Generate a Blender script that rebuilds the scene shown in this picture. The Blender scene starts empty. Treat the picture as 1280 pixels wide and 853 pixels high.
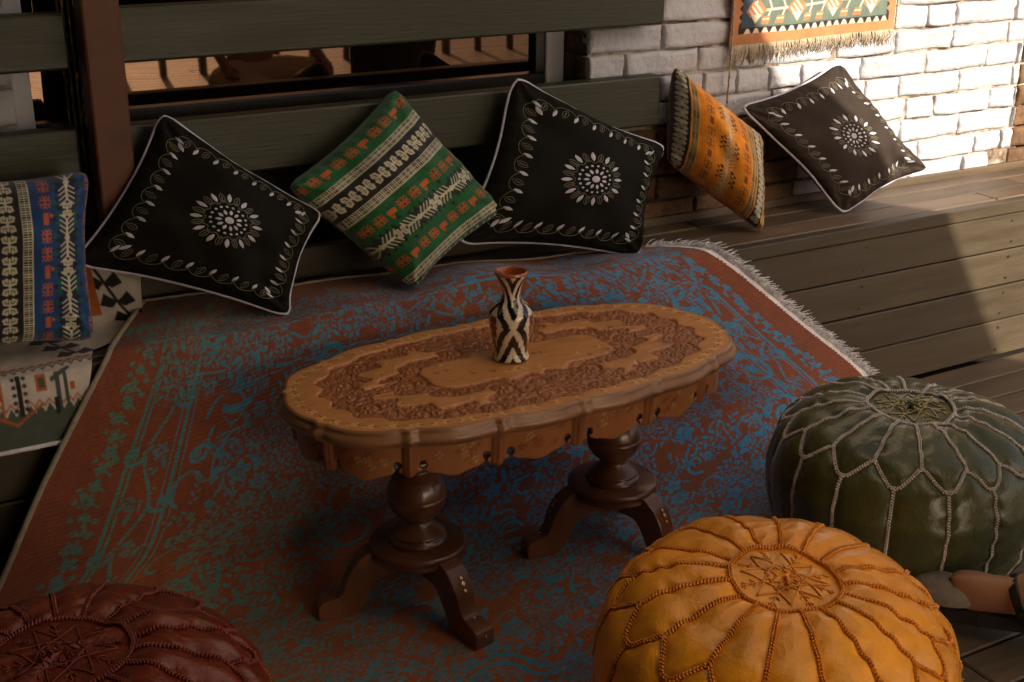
import bpy, bmesh, math, random
import numpy as np
from mathutils import Vector, Matrix
R = math.radians
random.seed(7); RNG = np.random.default_rng(7)
C = bpy.context.scene.collection
scn = bpy.context.scene

# ------------------------------------------------------------------ camera, sky, sun, exposure
F = Vector((.464, .812, -.354)).normalized(); RT = F.cross(Vector((0, 0, 1))).normalized(); UP = RT.cross(F)
roll = .00465
r2 = RT*math.cos(roll)+UP*math.sin(roll); u2 = UP*math.cos(roll)-RT*math.sin(roll)
cam = bpy.data.cameras.new('camera'); camo = bpy.data.objects.new('camera', cam); C.objects.link(camo)
cam.sensor_width = 36; cam.lens = 36*1632/1280; cam.clip_start = .05; cam.clip_end = 400
M = Matrix((r2, u2, -F)).transposed().to_4x4(); M.translation = Vector((0, 0, 1.3)); camo.matrix_world = M
scn.camera = camo
SUN = Vector((.155, -.853, .50)).normalized()
w = bpy.data.worlds.new("World"); scn.world = w; w.use_nodes = True
nt = w.node_tree; bg = nt.nodes['Background']
sky = nt.nodes.new('ShaderNodeTexSky'); sky.sky_type = 'NISHITA'; sky.sun_disc = False
sky.sun_elevation = math.asin(SUN.z); sky.sun_rotation = math.atan2(SUN.x, SUN.y)
sky.air_density = 1.2; sky.dust_density = 2.0
sky.air_density = .8; sky.dust_density = 4.0; sky.ozone_density = .5
tint = nt.nodes.new('ShaderNodeVectorMath'); tint.operation = 'MULTIPLY'; tint.inputs[1].default_value = (1.0, .90, .82)
nt.links.new(sky.outputs[0], tint.inputs[0]); nt.links.new(tint.outputs[0], bg.inputs[0]); bg.inputs[1].default_value = .085
sl = bpy.data.lights.new('sun', 'SUN'); so = bpy.data.objects.new('sun', sl); C.objects.link(so)
sl.energy = 4.1; sl.angle = R(.45); sl.color = (1, .87, .70)
so.rotation_euler = SUN.to_track_quat('Z', 'Y').to_euler(); so.location = (0, -3, 8)
scn.view_settings.view_transform = 'Standard'; scn.view_settings.look = 'None'
scn.view_settings.exposure = 0.95; scn.view_settings.gamma = 1
scn.render.engine = 'CYCLES'
scn.cycles.use_denoising = True; scn.cycles.max_bounces = 7; scn.cycles.sample_clamp_indirect = 6

# ------------------------------------------------------------------ helpers
def srgb(r, g, b):
    f = lambda c: (c/255/12.92) if c/255 <= .04045 else ((c/255+.055)/1.055)**2.4
    return (f(r), f(g), f(b))
def mesh_np(name, V, Fc, cols=None, smooth=True):
    """V (n,3), Fc (m,k) int array or list of faces"""
    me = bpy.data.meshes.new(name)
    V = np.asarray(V, dtype=np.float32)
    if isinstance(Fc, np.ndarray):
        m, k = Fc.shape
        me.vertices.add(len(V)); me.vertices.foreach_set('co', V.ravel())
        me.loops.add(m*k); me.loops.foreach_set('vertex_index', Fc.astype(np.int32).ravel())
        me.polygons.add(m); me.polygons.foreach_set('loop_start', np.arange(0, m*k, k, dtype=np.int32))
        me.update(calc_edges=True); me.validate()
    else:
        me.from_pydata(V.tolist(), [], [list(f) for f in Fc]); me.update()
    if smooth: me.polygons.foreach_set('use_smooth', np.ones(len(me.polygons), dtype=bool))
    if cols is not None:
        a = me.color_attributes.new('Col', 'FLOAT_COLOR', 'POINT')
        c4 = np.ones((len(V), 4), dtype=np.float32); c4[:, :3] = cols
        a.data.foreach_set('color', c4.ravel())
    return me
def link(name, me, mat=None, parent=None, **kw):
    o = bpy.data.objects.new(name, me); C.objects.link(o)
    if mat is not None:
        for m in (mat if isinstance(mat, list) else [mat]): me.materials.append(m)
    if parent is not None: o.parent = parent
    for k, v in kw.items(): o[k] = v
    return o
def empty(name, loc=(0, 0, 0), rz=0, **kw):
    o = bpy.data.objects.new(name, None); C.objects.link(o); o.location = loc; o.rotation_euler = (0, 0, rz)
    o.empty_display_size = .1
    for k, v in kw.items(): o[k] = v
    return o
def grid_faces(h, wd, wrap_u=False, base=0):
    i, j = np.meshgrid(np.arange(h-1), np.arange(wd if wrap_u else wd-1), indexing='ij')
    j2 = (j+1) % wd
    return np.stack([base+i*wd+j, base+i*wd+j2, base+(i+1)*wd+j2, base+(i+1)*wd+j], -1).reshape(-1, 4)
class Acc:
    """collects pieces that belong to ONE part"""
    def __init__(s): s.v = []; s.f = []; s.n = 0; s.c = []
    def add(s, v, f, c=None):
        v = np.asarray(v, float); s.v.append(v); s.f += [tuple(int(i)+s.n for i in q) for q in f]; s.n += len(v)
        if c is not None: s.c.append(np.tile(np.asarray(c, float), (len(v), 1)))
    def tube(s, pts, r, k=6, closed=False, c=None, taper=None):
        P = np.asarray(pts, float); n = len(P)
        if n < 2: return
        T = np.roll(P, -1, 0)-np.roll(P, 1, 0) if closed else np.gradient(P, axis=0)
        T /= np.linalg.norm(T, axis=1)[:, None]+1e-12
        ref = np.array([.31, .17, .93]);
        A = np.cross(T, ref); A /= np.linalg.norm(A, axis=1)[:, None]+1e-9; B = np.cross(T, A)
        rr = np.full(n, r) if np.isscalar(r) else np.asarray(r)
        an = np.arange(k)*2*np.pi/k
        V = (P[:, None]+rr[:, None, None]*(np.cos(an)[None, :, None]*A[:, None]+np.sin(an)[None, :, None]*B[:, None])).reshape(-1, 3)
        fs = []
        for i in range(n if closed else n-1):
            a = i*k; b = ((i+1) % n)*k
            for j in range(k): fs.append((a+j, a+(j+1) % k, b+(j+1) % k, b+j))
        if not closed: fs += [tuple(range(k))[::-1], tuple(range((n-1)*k, n*k))]
        s.add(V, fs, c)
    def build(s, name, mat, parent=None, smooth=True, **kw):
        V = np.concatenate(s.v) if s.v else np.zeros((0, 3))
        me = mesh_np(name, V, s.f, np.concatenate(s.c) if s.c else None, smooth)
        return link(name, me, mat, parent, **kw)
def box_me(name, x0, x1, y0, y1, z0, z1, bev=.002, seg=1, jit=0):
    bm = bmesh.new(); bmesh.ops.create_cube(bm, size=1)
    for v in bm.verts:
        v.co = Vector(((x0+x1)/2+v.co.x*(x1-x0), (y0+y1)/2+v.co.y*(y1-y0), (z0+z1)/2+v.co.z*(z1-z0)))
        if jit: v.co += Vector([random.uniform(-jit, jit) for _ in range(3)])
    if bev: bmesh.ops.bevel(bm, geom=list(bm.edges), offset=bev, segments=seg, profile=.5, affect='EDGES')
    me = bpy.data.meshes.new(name); bm.to_mesh(me); bm.free(); return me
def lathe(prof, n=48, bump=None):
    P = np.asarray(prof, float); th = np.arange(n)*2*np.pi/n
    V = np.stack([P[:, None, 0]*np.cos(th), P[:, None, 0]*np.sin(th), np.repeat(P[:, 1:2], n, 1)], -1)
    return V.reshape(-1, 3), grid_faces(len(P), n, True)
def smoothprof(pts, n=60):
    """Catmull-Rom through profile points"""
    P = np.array(pts, float); P = np.vstack([2*P[0]-P[1], P, 2*P[-1]-P[-2]]); out = []
    m = len(P)-3; k = max(2, n//m)
    for i in range(m):
        p0, p1, p2, p3 = P[i:i+4]
        for t in np.arange(k)/k:
            out.append(.5*((2*p1)+(-p0+p2)*t+(2*p0-5*p1+4*p2-p3)*t*t+(-p0+3*p1-3*p2+p3)*t**3))
    out.append(P[-2]); return np.array(out)
def wob(x, y, seed=0, freqs=(3, 7, 15), amps=(1, .5, .25)):
    g = np.random.default_rng(seed); o = np.zeros(np.broadcast(x, y).shape)
    for f, a in zip(freqs, amps):
        for _ in range(4):
            t = g.uniform(0, 2*np.pi); p = g.uniform(0, 6.28); q = f*g.uniform(.7, 1.3)
            o = o+a*.35*np.sin((x*np.cos(t)+y*np.sin(t))*q*2*np.pi+p)
    return o
def vnoise(x, y, seed=0):
    """value noise, unit cells"""
    xi = np.floor(x).astype(np.int64); yi = np.floor(y).astype(np.int64); fx = x-xi; fy = y-yi
    fx = fx*fx*(3-2*fx); fy = fy*fy*(3-2*fy)
    def h(a, b):
        n = (a*374761393+b*668265263+seed*1442695041) & 0xffffffff
        n = ((n ^ (n >> 13))*1274126177) & 0xffffffff
        return ((n ^ (n >> 16)) & 0xffff)/65535.
    return (h(xi, yi)*(1-fx)+h(xi+1, yi)*fx)*(1-fy)+(h(xi, yi+1)*(1-fx)+h(xi+1, yi+1)*fx)*fy

# ------------------------------------------------------------------ a small pattern painter (arrays of colour in metres)
class Ras:
    def __init__(s, wm, hm, res, bg):
        s.res = res; s.w = int(wm/res)+1; s.h = int(hm/res)+1
        s.im = np.zeros((s.h, s.w, 3)); s.im[:] = bg
    def _blend(s, y0, y1, x0, x1, a, col):
        s.im[y0:y1, x0:x1] = s.im[y0:y1, x0:x1]*(1-a[..., None])+np.asarray(col)*a[..., None]
    def _bb(s, xa, xb, ya, yb, pad=2):
        x0 = max(0, int(xa/s.res)-pad); x1 = min(s.w, int(xb/s.res)+pad+2); y0 = max(0, int(ya/s.res)-pad); y1 = min(s.h, int(yb/s.res)+pad+2)
        if x0 >= x1 or y0 >= y1: return None
        Y, X = np.meshgrid(np.arange(y0, y1)*s.res, np.arange(x0, x1)*s.res, indexing='ij'); return x0, x1, y0, y1, X, Y
    def ell(s, cx, cy, a, b, ang, col, hole=0):
        m = max(a, b); q = s._bb(cx-m, cx+m, cy-m, cy+m)
        if q is None: return
        x0, x1, y0, y1, X, Y = q; c, n = math.cos(ang), math.sin(ang)
        u = ((X-cx)*c+(Y-cy)*n)/a; v = (-(X-cx)*n+(Y-cy)*c)/b; d = np.sqrt(u*u+v*v)
        al = np.clip((1-d)*min(a, b)/s.res+.5, 0, 1)
        if hole: al = al*np.clip((d-hole)*min(a, b)/s.res+.5, 0, 1)
        s._blend(y0, y1, x0, x1, al, col)
    def poly(s, pts, col):
        P = np.asarray(pts, float); q = s._bb(P[:, 0].min(), P[:, 0].max(), P[:, 1].min(), P[:, 1].max())
        if q is None: return
        x0, x1, y0, y1, X, Y = q; ins = np.zeros(X.shape, bool)
        for i in range(len(P)):
            xa, ya = P[i]; xb, yb = P[(i+1) % len(P)]
            if ya == yb: continue
            c = ((ya > Y) != (yb > Y)) & (X < (xb-xa)*(Y-ya)/(yb-ya)+xa); ins ^= c
        s._blend(y0, y1, x0, x1, ins.astype(float), col)
    def line(s, pts, wd, col):
        P = np.asarray(pts, float)
        for i in range(len(P)-1):
            a, b = P[i], P[i+1]; wv = wd if np.isscalar(wd) else wd[i]
            q = s._bb(min(a[0], b[0])-wv, max(a[0], b[0])+wv, min(a[1], b[1])-wv, max(a[1], b[1])+wv)
            if q is None: continue
            x0, x1, y0, y1, X, Y = q; d = b-a; L = d@d+1e-12
            t = np.clip(((X-a[0])*d[0]+(Y-a[1])*d[1])/L, 0, 1)
            D = np.hypot(X-a[0]-t*d[0], Y-a[1]-t*d[1])
            s._blend(y0, y1, x0, x1, np.clip((wv/2-D)/s.res+.5, 0, 1), col)
    def rect(s, x0, x1, y0, y1, col): s.poly([(x0, y0), (x1, y0), (x1, y1), (x0, y1)], col)
    def sample(s, x, y):
        fx = np.clip(x/s.res, 0, s.w-1.001); fy = np.clip(y/s.res, 0, s.h-1.001)
        i = fx.astype(int); j = fy.astype(int); a = (fx-i)[..., None]; b = (fy-j)[..., None]
        return (s.im[j, i]*(1-a)+s.im[j, i+1]*a)*(1-b)+(s.im[j+1, i]*(1-a)+s.im[j+1, i+1]*a)*b

# ------------------------------------------------------------------ materials
def mat(name, col=(.5, .5, .5), rough=.6, attr=False, nscale=8, namt=.25, stretch=(1, 1, 1), bump=.2, bscale=60, bdist=.002, bstretch=None,
        spec=.5, metal=0, coat=0, sheen=0, col2=None, wave=None, hue=None, rvar=0, rand=0):
    m = bpy.data.materials.new(name); m.use_nodes = True; t = m.node_tree; N = t.nodes; L = t.links
    p = N['Principled BSDF']; p.inputs['Roughness'].default_value = rough; p.inputs['Metallic'].default_value = metal
    p.inputs['Specular IOR Level'].default_value = spec; p.inputs['Coat Weight'].default_value = coat; p.inputs['Coat Roughness'].default_value = .15
    p.inputs['Sheen Weight'].default_value = sheen; p.inputs['Sheen Roughness'].default_value = .5
    tc = N.new('ShaderNodeTexCoord'); mp = N.new('ShaderNodeMapping'); mp.inputs['Scale'].default_value = stretch
    L.new(tc.outputs['Object'], mp.inputs[0])
    no = N.new('ShaderNodeTexNoise'); no.inputs['Scale'].default_value = nscale; no.inputs['Detail'].default_value = 6; no.inputs['Roughness'].default_value = .6
    L.new(mp.outputs[0], no.inputs['Vector'])
    if attr:
        a = N.new('ShaderNodeAttribute'); a.attribute_name = 'Col'; src = a.outputs['Color']
    else:
        rgb = N.new('ShaderNodeRGB'); rgb.outputs[0].default_value = (*col, 1); src = rgb.outputs[0]
    mr = N.new('ShaderNodeMapRange'); mr.inputs[1].default_value = .3; mr.inputs[2].default_value = .7
    mr.inputs[3].default_value = 1-namt; mr.inputs[4].default_value = 1+namt; L.new(no.outputs[0], mr.inputs[0])
    if col2 is not None:
        mx = N.new('ShaderNodeMix'); mx.data_type = 'RGBA'; m2 = N.new('ShaderNodeMapRange'); m2.inputs[1].default_value = .42; m2.inputs[2].default_value = .62
        n2 = N.new('ShaderNodeTexNoise'); n2.inputs['Scale'].default_value = nscale*.4; n2.inputs['Detail'].default_value = 5; L.new(mp.outputs[0], n2.inputs['Vector'])
        L.new(n2.outputs[0], m2.inputs[0]); L.new(m2.outputs[0], mx.inputs[0]); L.new(src, mx.inputs[6]); mx.inputs[7].default_value = (*col2, 1); src = mx.outputs[2]
    if rand:
        oi = N.new('ShaderNodeObjectInfo'); m3 = N.new('ShaderNodeMapRange'); m3.inputs[3].default_value = 1-rand; m3.inputs[4].default_value = 1+rand
        L.new(oi.outputs['Random'], m3.inputs[0]); mm = N.new('ShaderNodeMath'); mm.operation = 'MULTIPLY'; L.new(m3.outputs[0], mm.inputs[0]); L.new(mr.outputs[0], mm.inputs[1]); fac = mm.outputs[0]
    else: fac = mr.outputs[0]
    vm = N.new('ShaderNodeVectorMath'); vm.operation = 'SCALE'; L.new(src, vm.inputs[0]); L.new(fac, vm.inputs['Scale'])
    L.new(vm.outputs[0], p.inputs['Base Color'])
    if rvar:
        m4 = N.new('ShaderNodeMapRange'); m4.inputs[1].default_value = .3; m4.inputs[2].default_value = .7; m4.inputs[3].default_value = rough-rvar; m4.inputs[4].default_value = rough+rvar
        L.new(no.outputs[0], m4.inputs[0]); L.new(m4.outputs[0], p.inputs['Roughness'])
    if bump:
        mb = N.new('ShaderNodeMapping'); mb.inputs['Scale'].default_value = bstretch or stretch; L.new(tc.outputs['Object'], mb.inputs[0])
        nb = N.new('ShaderNodeTexNoise'); nb.inputs['Scale'].default_value = bscale; nb.inputs['Detail'].default_value = 5; L.new(mb.outputs[0], nb.inputs['Vector'])
        b = N.new('ShaderNodeBump'); b.inputs['Strength'].default_value = bump; b.inputs['Distance'].default_value = bdist
        L.new(nb.outputs[0], b.inputs['Height']); L.new(b.outputs[0], p.inputs['Normal'])
    return m
MT = {}
MT['deck'] = mat('painted_deck_wood', (.135, .092, .058), .5, nscale=5, namt=.22, stretch=(1, 9, 9), bump=.4, bscale=22, bdist=.002, bstretch=(1.2, 16, 16), rand=.2, rvar=.1, col2=(.095, .070, .043))
MT['rail'] = mat('dark_olive_painted_timber', (.027, .029, .014), .5, nscale=4, namt=.2, stretch=(1, 8, 8), bump=.3, bscale=16, bdist=.002, bstretch=(1, 14, 14), rvar=.08)
MT['face'] = mat('olive_painted_boards', (.060, .045, .026), .5, nscale=4, namt=.2, stretch=(1, 9, 9), bump=.3, bscale=20, bdist=.0015, bstretch=(1, 14, 14), rand=.16, rvar=.1)
MT['rust'] = mat('rust_brown_painted_steel', (.10, .030, .010), .55, nscale=14, namt=.25, bump=.2, bscale=90, bdist=.001)
MT['white_paint'] = mat('white_painted_joinery', (.55, .55, .58), .5, nscale=6, namt=.08, bump=.1, bscale=40, bdist=.001)
MT['sash'] = mat('black_window_sash', (.012, .010, .008), .3, nscale=20, namt=.3, bump=.1, bscale=80, bdist=.001)
MT['dark'] = mat('dark_interior', (.02, .014, .010), .8, bump=0)

def brick_mat(name, paint, brick, lo, hi, rough=.75):
    m = mat(name, paint, rough, nscale=10, namt=.10, bump=.85, bscale=48, bdist=.007, rand=.06)
    t = m.node_tree; N = t.nodes; L = t.links; p = N['Principled BSDF']
    src = p.inputs['Base Color'].links[0].from_socket
    tc = N.new('ShaderNodeTexCoord'); g = N.new('ShaderNodeNewGeometry')
    n = N.new('ShaderNodeTexNoise'); n.inputs['Scale'].default_value = 9; n.inputs['Detail'].default_value = 9; n.inputs['Roughness'].default_value = .7
    L.new(g.outputs['Position'], n.inputs['Vector'])
    mr = N.new('ShaderNodeMapRange'); mr.inputs[1].default_value = lo; mr.inputs[2].default_value = hi; L.new(n.outputs[0], mr.inputs[0])
    n2 = N.new('ShaderNodeTexNoise'); n2.inputs['Scale'].default_value = 25; L.new(g.outputs['Position'], n2.inputs['Vector'])
    mb = N.new('ShaderNodeMix'); mb.data_type = 'RGBA'; mb.inputs[6].default_value = (*brick, 1); mb.inputs[7].default_value = (brick[0]*.6, brick[1]*.75, brick[2]*.8, 1); L.new(n2.outputs[0], mb.inputs[0])
    mx = N.new('ShaderNodeMix'); mx.data_type = 'RGBA'; L.new(mr.outputs[0], mx.inputs[0]); L.new(src, mx.inputs[6]); L.new(mb.outputs[2], mx.inputs[7])
    L.new(mx.outputs[2], p.inputs['Base Color'])
    return m
MT['brick_white'] = brick_mat('chipped_white_painted_brick', (.48, .49, .535), (.28, .13, .06), .69, .72)
MT['brick_brown'] = brick_mat('bare_and_shade_brown_brick', (.17, .095, .045), (.10, .05, .028), .45, .6, .9)
MT['mortar_white'] = brick_mat('patchy_lime_mortar', (.42, .38, .33), (.16, .085, .045), .48, .60, .95)
MT['mortar_brown'] = brick_mat('dark_brown_mortar', (.12, .07, .035), (.07, .04, .02), .45, .55, .95)

# ------------------------------------------------------------------ the setting: deck floor of boards, added canopy overhead
floor = link('floor', box_me('floor', -9, 12, -14, 2.60, -.09, -.032, 0), MT['dark'], kind='structure')
pm = {}
y = 2.226; k = 0
while y > -4.5:
    wdt = .0955; key = k % 4
    if key not in pm:
        pm[key] = box_me('plank', 0, 5.2, -wdt+.006, 0, -.03, 0, .003); pm[key].materials.append(MT['deck'])
    for sgm in range(3):
        xo = -5.2+((k*37) % 11)*.23+sgm*5.204
        o = bpy.data.objects.new('plank', pm[key]); C.objects.link(o); o.location = (xo, y, random.uniform(-.0012, 0)); o.parent = floor
    y -= wdt; k += 1
far = link('terrace_deck', box_me('terrace_deck', -9, 12, -14, -4.55, -.05, -.002, 0), MT['deck'], floor)

# added canopy, out of view: its slanting edge shadows the seating corner
def prism_xy(name, pts, z0, z1, m, **kw):
    n = len(pts); V = [(x, y, z0) for x, y in pts]+[(x, y, z1) for x, y in pts]
    fs = [tuple(range(n))[::-1], tuple(range(n, 2*n))]+[(i, (i+1) % n, n+(i+1) % n, n+i) for i in range(n)]
    me = bpy.data.meshes.new(name); me.from_pydata(V, [], fs); me.update(); return link(name, me, m, **kw)
MT['canopy'] = mat('dark_shade_boards', (.07, .05, .035), .8, bump=.2)  # dark boards for the added roofs and screens that block light
ex, ey = 3.105, -1.11; dx, dy = .485, -.874   # the canopy edge line at 2.4 m
def on_edge(t): return (ex+dx*t, ey+dy*t)
CAN = [(-4.5, .20), (on_edge(-1.5)[0], .20), on_edge(2.79), (-4.5, -3.55)]
MC = bpy.data.materials.new('warm_light_canvas'); MC.use_nodes = True; t_ = MC.node_tree; t_.nodes.remove(t_.nodes['Principled BSDF'])  # translucent so the added canopy throws warm light on the seats
d_ = t_.nodes.new('ShaderNodeBsdfDiffuse'); d_.inputs[0].default_value = (.30, .19, .10, 1); tl = t_.nodes.new('ShaderNodeBsdfTranslucent'); tl.inputs[0].default_value = (.95, .82, .60, 1)
mx_ = t_.nodes.new('ShaderNodeMixShader'); mx_.inputs[0].default_value = .90; t_.links.new(d_.outputs[0], mx_.inputs[1]); t_.links.new(tl.outputs[0], mx_.inputs[2]); t_.links.new(mx_.outputs[0], t_.nodes['Material Output'].inputs[0])
def sheet(name, pts, z, m, **kw):
    me = bpy.data.meshes.new(name); me.from_pydata([(x, y, z) for x, y in pts], [], [tuple(range(len(pts)))]); me.update(); return link(name, me, m, **kw)
can = empty('added_light_canopy', (1.5, -1.5, 2.4), label='unseen canvas canopy added to shade the seats and let warm light down on them', category='canopy')
CP = [(.98, 1.75), (on_edge(-3.272)[0], 1.75), (on_edge(-.1)[0], -1.02), (1.36, -1.02)]
cv_ = sheet('canvas', CP, 2.385, MC, parent=can); cv_.location = -can.location
for a_, b_ in zip(CP, CP[1:]+CP[:1]):
    me_ = bpy.data.meshes.new('added_canopy_bar'); bm = bmesh.new(); A3, B3 = Vector((*a_, 2.42)), Vector((*b_, 2.42)); L3 = (B3-A3).length
    bmesh.ops.create_cube(bm, size=1, matrix=Matrix.Translation((A3+B3)/2) @ (B3-A3).to_track_quat('X', 'Z').to_matrix().to_4x4() @ Matrix.Diagonal((L3, .03, .03, 1))); bm.to_mesh(me_); bm.free()
    o = link('added_canopy_bar', me_, MT['rail'], can); o.location = -can.location
op = prism_xy('added_shade_roof', [(-4.5, .20), (1.20, .20), (1.42, -1.05), (on_edge(-.07)[0], -1.05), on_edge(4.7), (-4.5, -5.22)], 2.4, 2.46, MT['canopy'], label='unseen dark roof added beside the canopy to block sun and front fill', category='roof')  # added opaque roof, out of view, holds back sun and front fill
op = prism_xy('added_shade_roof', [(-4.5, .20), (.33, .20), (.33, -3.55), (-4.5, -3.55)], 2.4, 2.46, MT['canopy'], label='unseen dark roof added beside the canopy to block sun and front fill', category='roof')
aw = prism_xy('added_left_roof', [(-4.5, 2.42), (.98, 2.42), (1.02, 1.75), (1.20, .0), (-4.5, .0)], 2.3, 2.36, MT['canopy'], label='unseen dark roof added to darken the left end of the bench', category='roof')  # added overhead, unseen, to keep the left end dark
sc_ = empty('added_shade_screen', (-1.3, 0, 0), label='unseen dark screen added at the left to cut side light', category='screen')  # added board screen, unseen, darkens the left side
for i in range(22):
    o = link('shade_screen_board', box_me('shade_screen_board', -.02, .02, -3.0+i*.243, -3.0+i*.243+.236, 0, 2.25, .003), MT['canopy'], sc_)
sf_ = empty('added_shade_screen', (0, -3.1, 0), label='unseen dark screen added at the far left front to cut front light', category='screen')  # second added screen, unseen, cuts front light on the left
for i in range(9):
    o = link('shade_screen_board', box_me('shade_screen_board', -1.27+i*.243, -1.27+i*.243+.236, -.02, .02, 0, 2.25, .003), MT['canopy'], sf_)
# ------------------------------------------------------------------ brick wall
wall = empty('brick_wall', (2.4, 2.5, 0), label='white painted old brick wall behind the right end of the bench', category='wall')
wall.location = (0, 0, 0)
def wall_sheet(name, x0, x1, y, z0, z1, m, dep=.3):
    nx = int((x1-x0)/.02)+2; nz = int((z1-z0)/.02)+2
    X, Z = np.meshgrid(np.linspace(x0, x1, nx), np.linspace(z0, z1, nz))
    Y = y+.004*wob(X, Z, 3, (4, 11, 23), (1, .8, .6)); V = np.stack([X, Y, Z], -1).reshape(-1, 3)
    me = mesh_np(name, V, grid_faces(nz, nx)); o = link(name, me, m, wall); return o
wall_sheet('mortar', 1.625, 2.30, 2.512, 0, .665, MT['mortar_brown'])
wall_sheet('mortar', 1.625, 3.10, 2.508, .665, 3.0, MT['mortar_white'])
wall_sheet('mortar', 2.30, 3.10, 2.5085, 0, .667, MT['mortar_white'])
link('wall_core', box_me('wall_core', 1.626, 4.6, 2.53, 2.80, 0, 3.0, 0), MT['mortar_brown'], wall)
def brick(x0, x1, z0, z1, yf, m, rough=1, ax=0):
    ux = np.r_[-1, -.96, np.linspace(-.86, .86, max(3, int((x1-x0)/.022))), .96, 1]; uz = np.array([-1, -.90, -.55, 0, .55, .90, 1.]); nx, nz = len(ux), len(uz)
    U, Vv = np.meshgrid(ux, uz); cx, cz = (x0+x1)/2, (z0+z1)/2; hx, hz = (x1-x0)/2, (z1-z0)/2
    sd = random.randint(0, 99999); tilt = random.uniform(-.012, .012)*rough
    X = cx+U*hx*(1+.0*Vv)+.0018*rough*wob(U, Vv, sd, (.5, 1.1), (1, .6)); Z = cz+Vv*hz+U*hx*tilt+.0016*rough*wob(U, Vv, sd+1, (.5, 1.1), (1, .7))
    e = np.maximum(np.abs(U)**60, np.abs(Vv)**22)
    Y = yf+.005*e+.0030*rough*wob(U, Vv, sd+2, (.35, .9, 2.2), (1, .8, .6))-random.uniform(0, .006)*rough
    fr = np.stack([X, Y, Z], -1).reshape(-1, 3); n = len(fr)
    # rim going back
    idx = list(range(nx))+[nx*(i+1)-1 for i in range(1, nz)]+[nx*nz-1-i for i in range(1, nx)]+[nx*i for i in range(nz-2, 0, -1)]
    back = fr[idx].copy(); back[:, 1] = yf+.03
    fs = [tuple(q) for q in grid_faces(nz, nx)]+[(idx[i], n+i, n+(i+1) % len(idx), idx[(i+1) % len(idx)]) for i in range(len(idx))]
    V = np.vstack([fr, back])
    if ax: V = np.stack([V[:, 1]-2.5+1.62, V[:, 0], V[:, 2]], -1)
    return mesh_np('brick', V, fs)
row = 0; z = .44-.060*5
while z < 2.0:
    ch = .060
    x = 1.622-(.0 if row % 2 else .0); first = True
    while x < 4.4:
        L_ = random.choice([.21, .22, .2, .23]) if random.random() > .3 else random.choice([.10, .12])
        if first: L_ = .10 if row % 2 else .205
        x1 = min(x+L_, 4.4)
        brown = z < .66 and x < 2.25 or x > 3.062  # right end: brown bricks put the wall's shaded strip into the colour
        if not brown and x1 > 3.062 and x < 3.062: x1 = 3.062
        if z > .3 and z < 1.35:
            if random.random() > (.012 if not brown else .0):
                link('brick', brick(x+.003, x1-.003, z+.0035, z+ch-.0035, 2.5, MT['brick_white'], 1.1), MT['brick_brown' if brown else 'brick_white'], wall)
        x = x1+.002; first = False
    z += ch; row += 1
for i in range(12):   # the bare brick return beside the window
    zz = .44+i*.060
    for (a, b) in ([(2.512, 2.598)] if i % 2 else [(2.512, 2.553), (2.557, 2.598)]):
        link('brick', brick(a, b, zz+.003, zz+.057, 2.506, None, .6, ax=1), MT['brick_brown'], wall)

# left stretch of wall
lw = empty('left_brick_wall', label='strip of white painted brick wall at the far left behind the dark railing', category='wall')
link('wall_core', box_me('wall_core', -5, .395, 2.55, 2.80, 0, 3.0, 0), MT['mortar_white'], lw)
z = .44; row = 0
while z < 1.25:
    x1 = .395
    while x1 > -.35:
        L_ = .205 if (row % 2 or x1 < .39) else .1
        link('brick', brick(x1-L_+.004, x1, z+.005, z+.069, 2.535, None, 1.1), MT['brick_white'], lw); x1 -= L_
    z += .074; row += 1

# ------------------------------------------------------------------ window
win = empty('shop_window', label='dark framed shop window mirroring a sunlit terrace and a seated guest', category='window')
link('frame', box_me('frame', 1.572, 1.621, 2.598, 2.66, .2, 2.6, .003), MT['white_paint'], win, label='white window jamb beside the bare bricks')
link('frame', box_me('frame', .397, .432, 2.57, 2.66, .2, 2.6, .003), MT['white_paint'], win, label='white window jamb at the far left')
link('mullion', box_me('mullion', .538, .556, 2.585, 2.66, .2, 2.6, .002), MT['white_paint'], win, label='thin cream upright by the rusty post')
link('sash', box_me('sash', .556, 1.572, 2.60, 2.65, .2, .813, .004), MT['sash'], win)
link('sash', box_me('sash', 1.545, 1.572, 2.603, 2.648, .813, 2.0, .003), MT['sash'], win)
link('sash', box_me('sash', .432, .538, 2.60, 2.65, .2, .80, .004), MT['sash'], win)
link('sash', box_me('sash', .556, 1.545, 2.603, 2.648, 2.0, 2.06, .003), MT['sash'], win)
MG = bpy.data.materials.new('dark_reflective_glass'); MG.use_nodes = True; p = MG.node_tree.nodes['Principled BSDF']
p.inputs['Base Color'].default_value = (.006, .004, .003, 1); p.inputs['Roughness'].default_value = .02; p.inputs['IOR'].default_value = 1.95; p.inputs['Specular IOR Level'].default_value = .5
p.inputs['Specular Tint'].default_value = (1, .58, .36, 1)
nn = MG.node_tree.nodes.new('ShaderNodeTexNoise'); nn.inputs['Scale'].default_value = 3.0; bb = MG.node_tree.nodes.new('ShaderNodeBump'); bb.inputs['Strength'].default_value = .05; bb.inputs['Distance'].default_value = .01
MG.node_tree.links.new(nn.outputs[0], bb.inputs['Height']); MG.node_tree.links.new(bb.outputs[0], p.inputs['Normal'])
link('pane', box_me('pane', .556, 1.545, 2.62, 2.626, .813, 2.0, 0), MG, win)
link('pane', box_me('pane', .432, .538, 2.62, 2.626, .80, 2.0, 0), MG, win)
link('wall_above', box_me('wall_above', .38, 1.64, 2.6, 2.8, 2.06, 3.0, 0), MT['mortar_brown'], win)
link('wall_below', box_me('wall_below', .38, 1.64, 2.66, 2.8, 0, 2.06, 0), MT['dark'], win)
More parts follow.
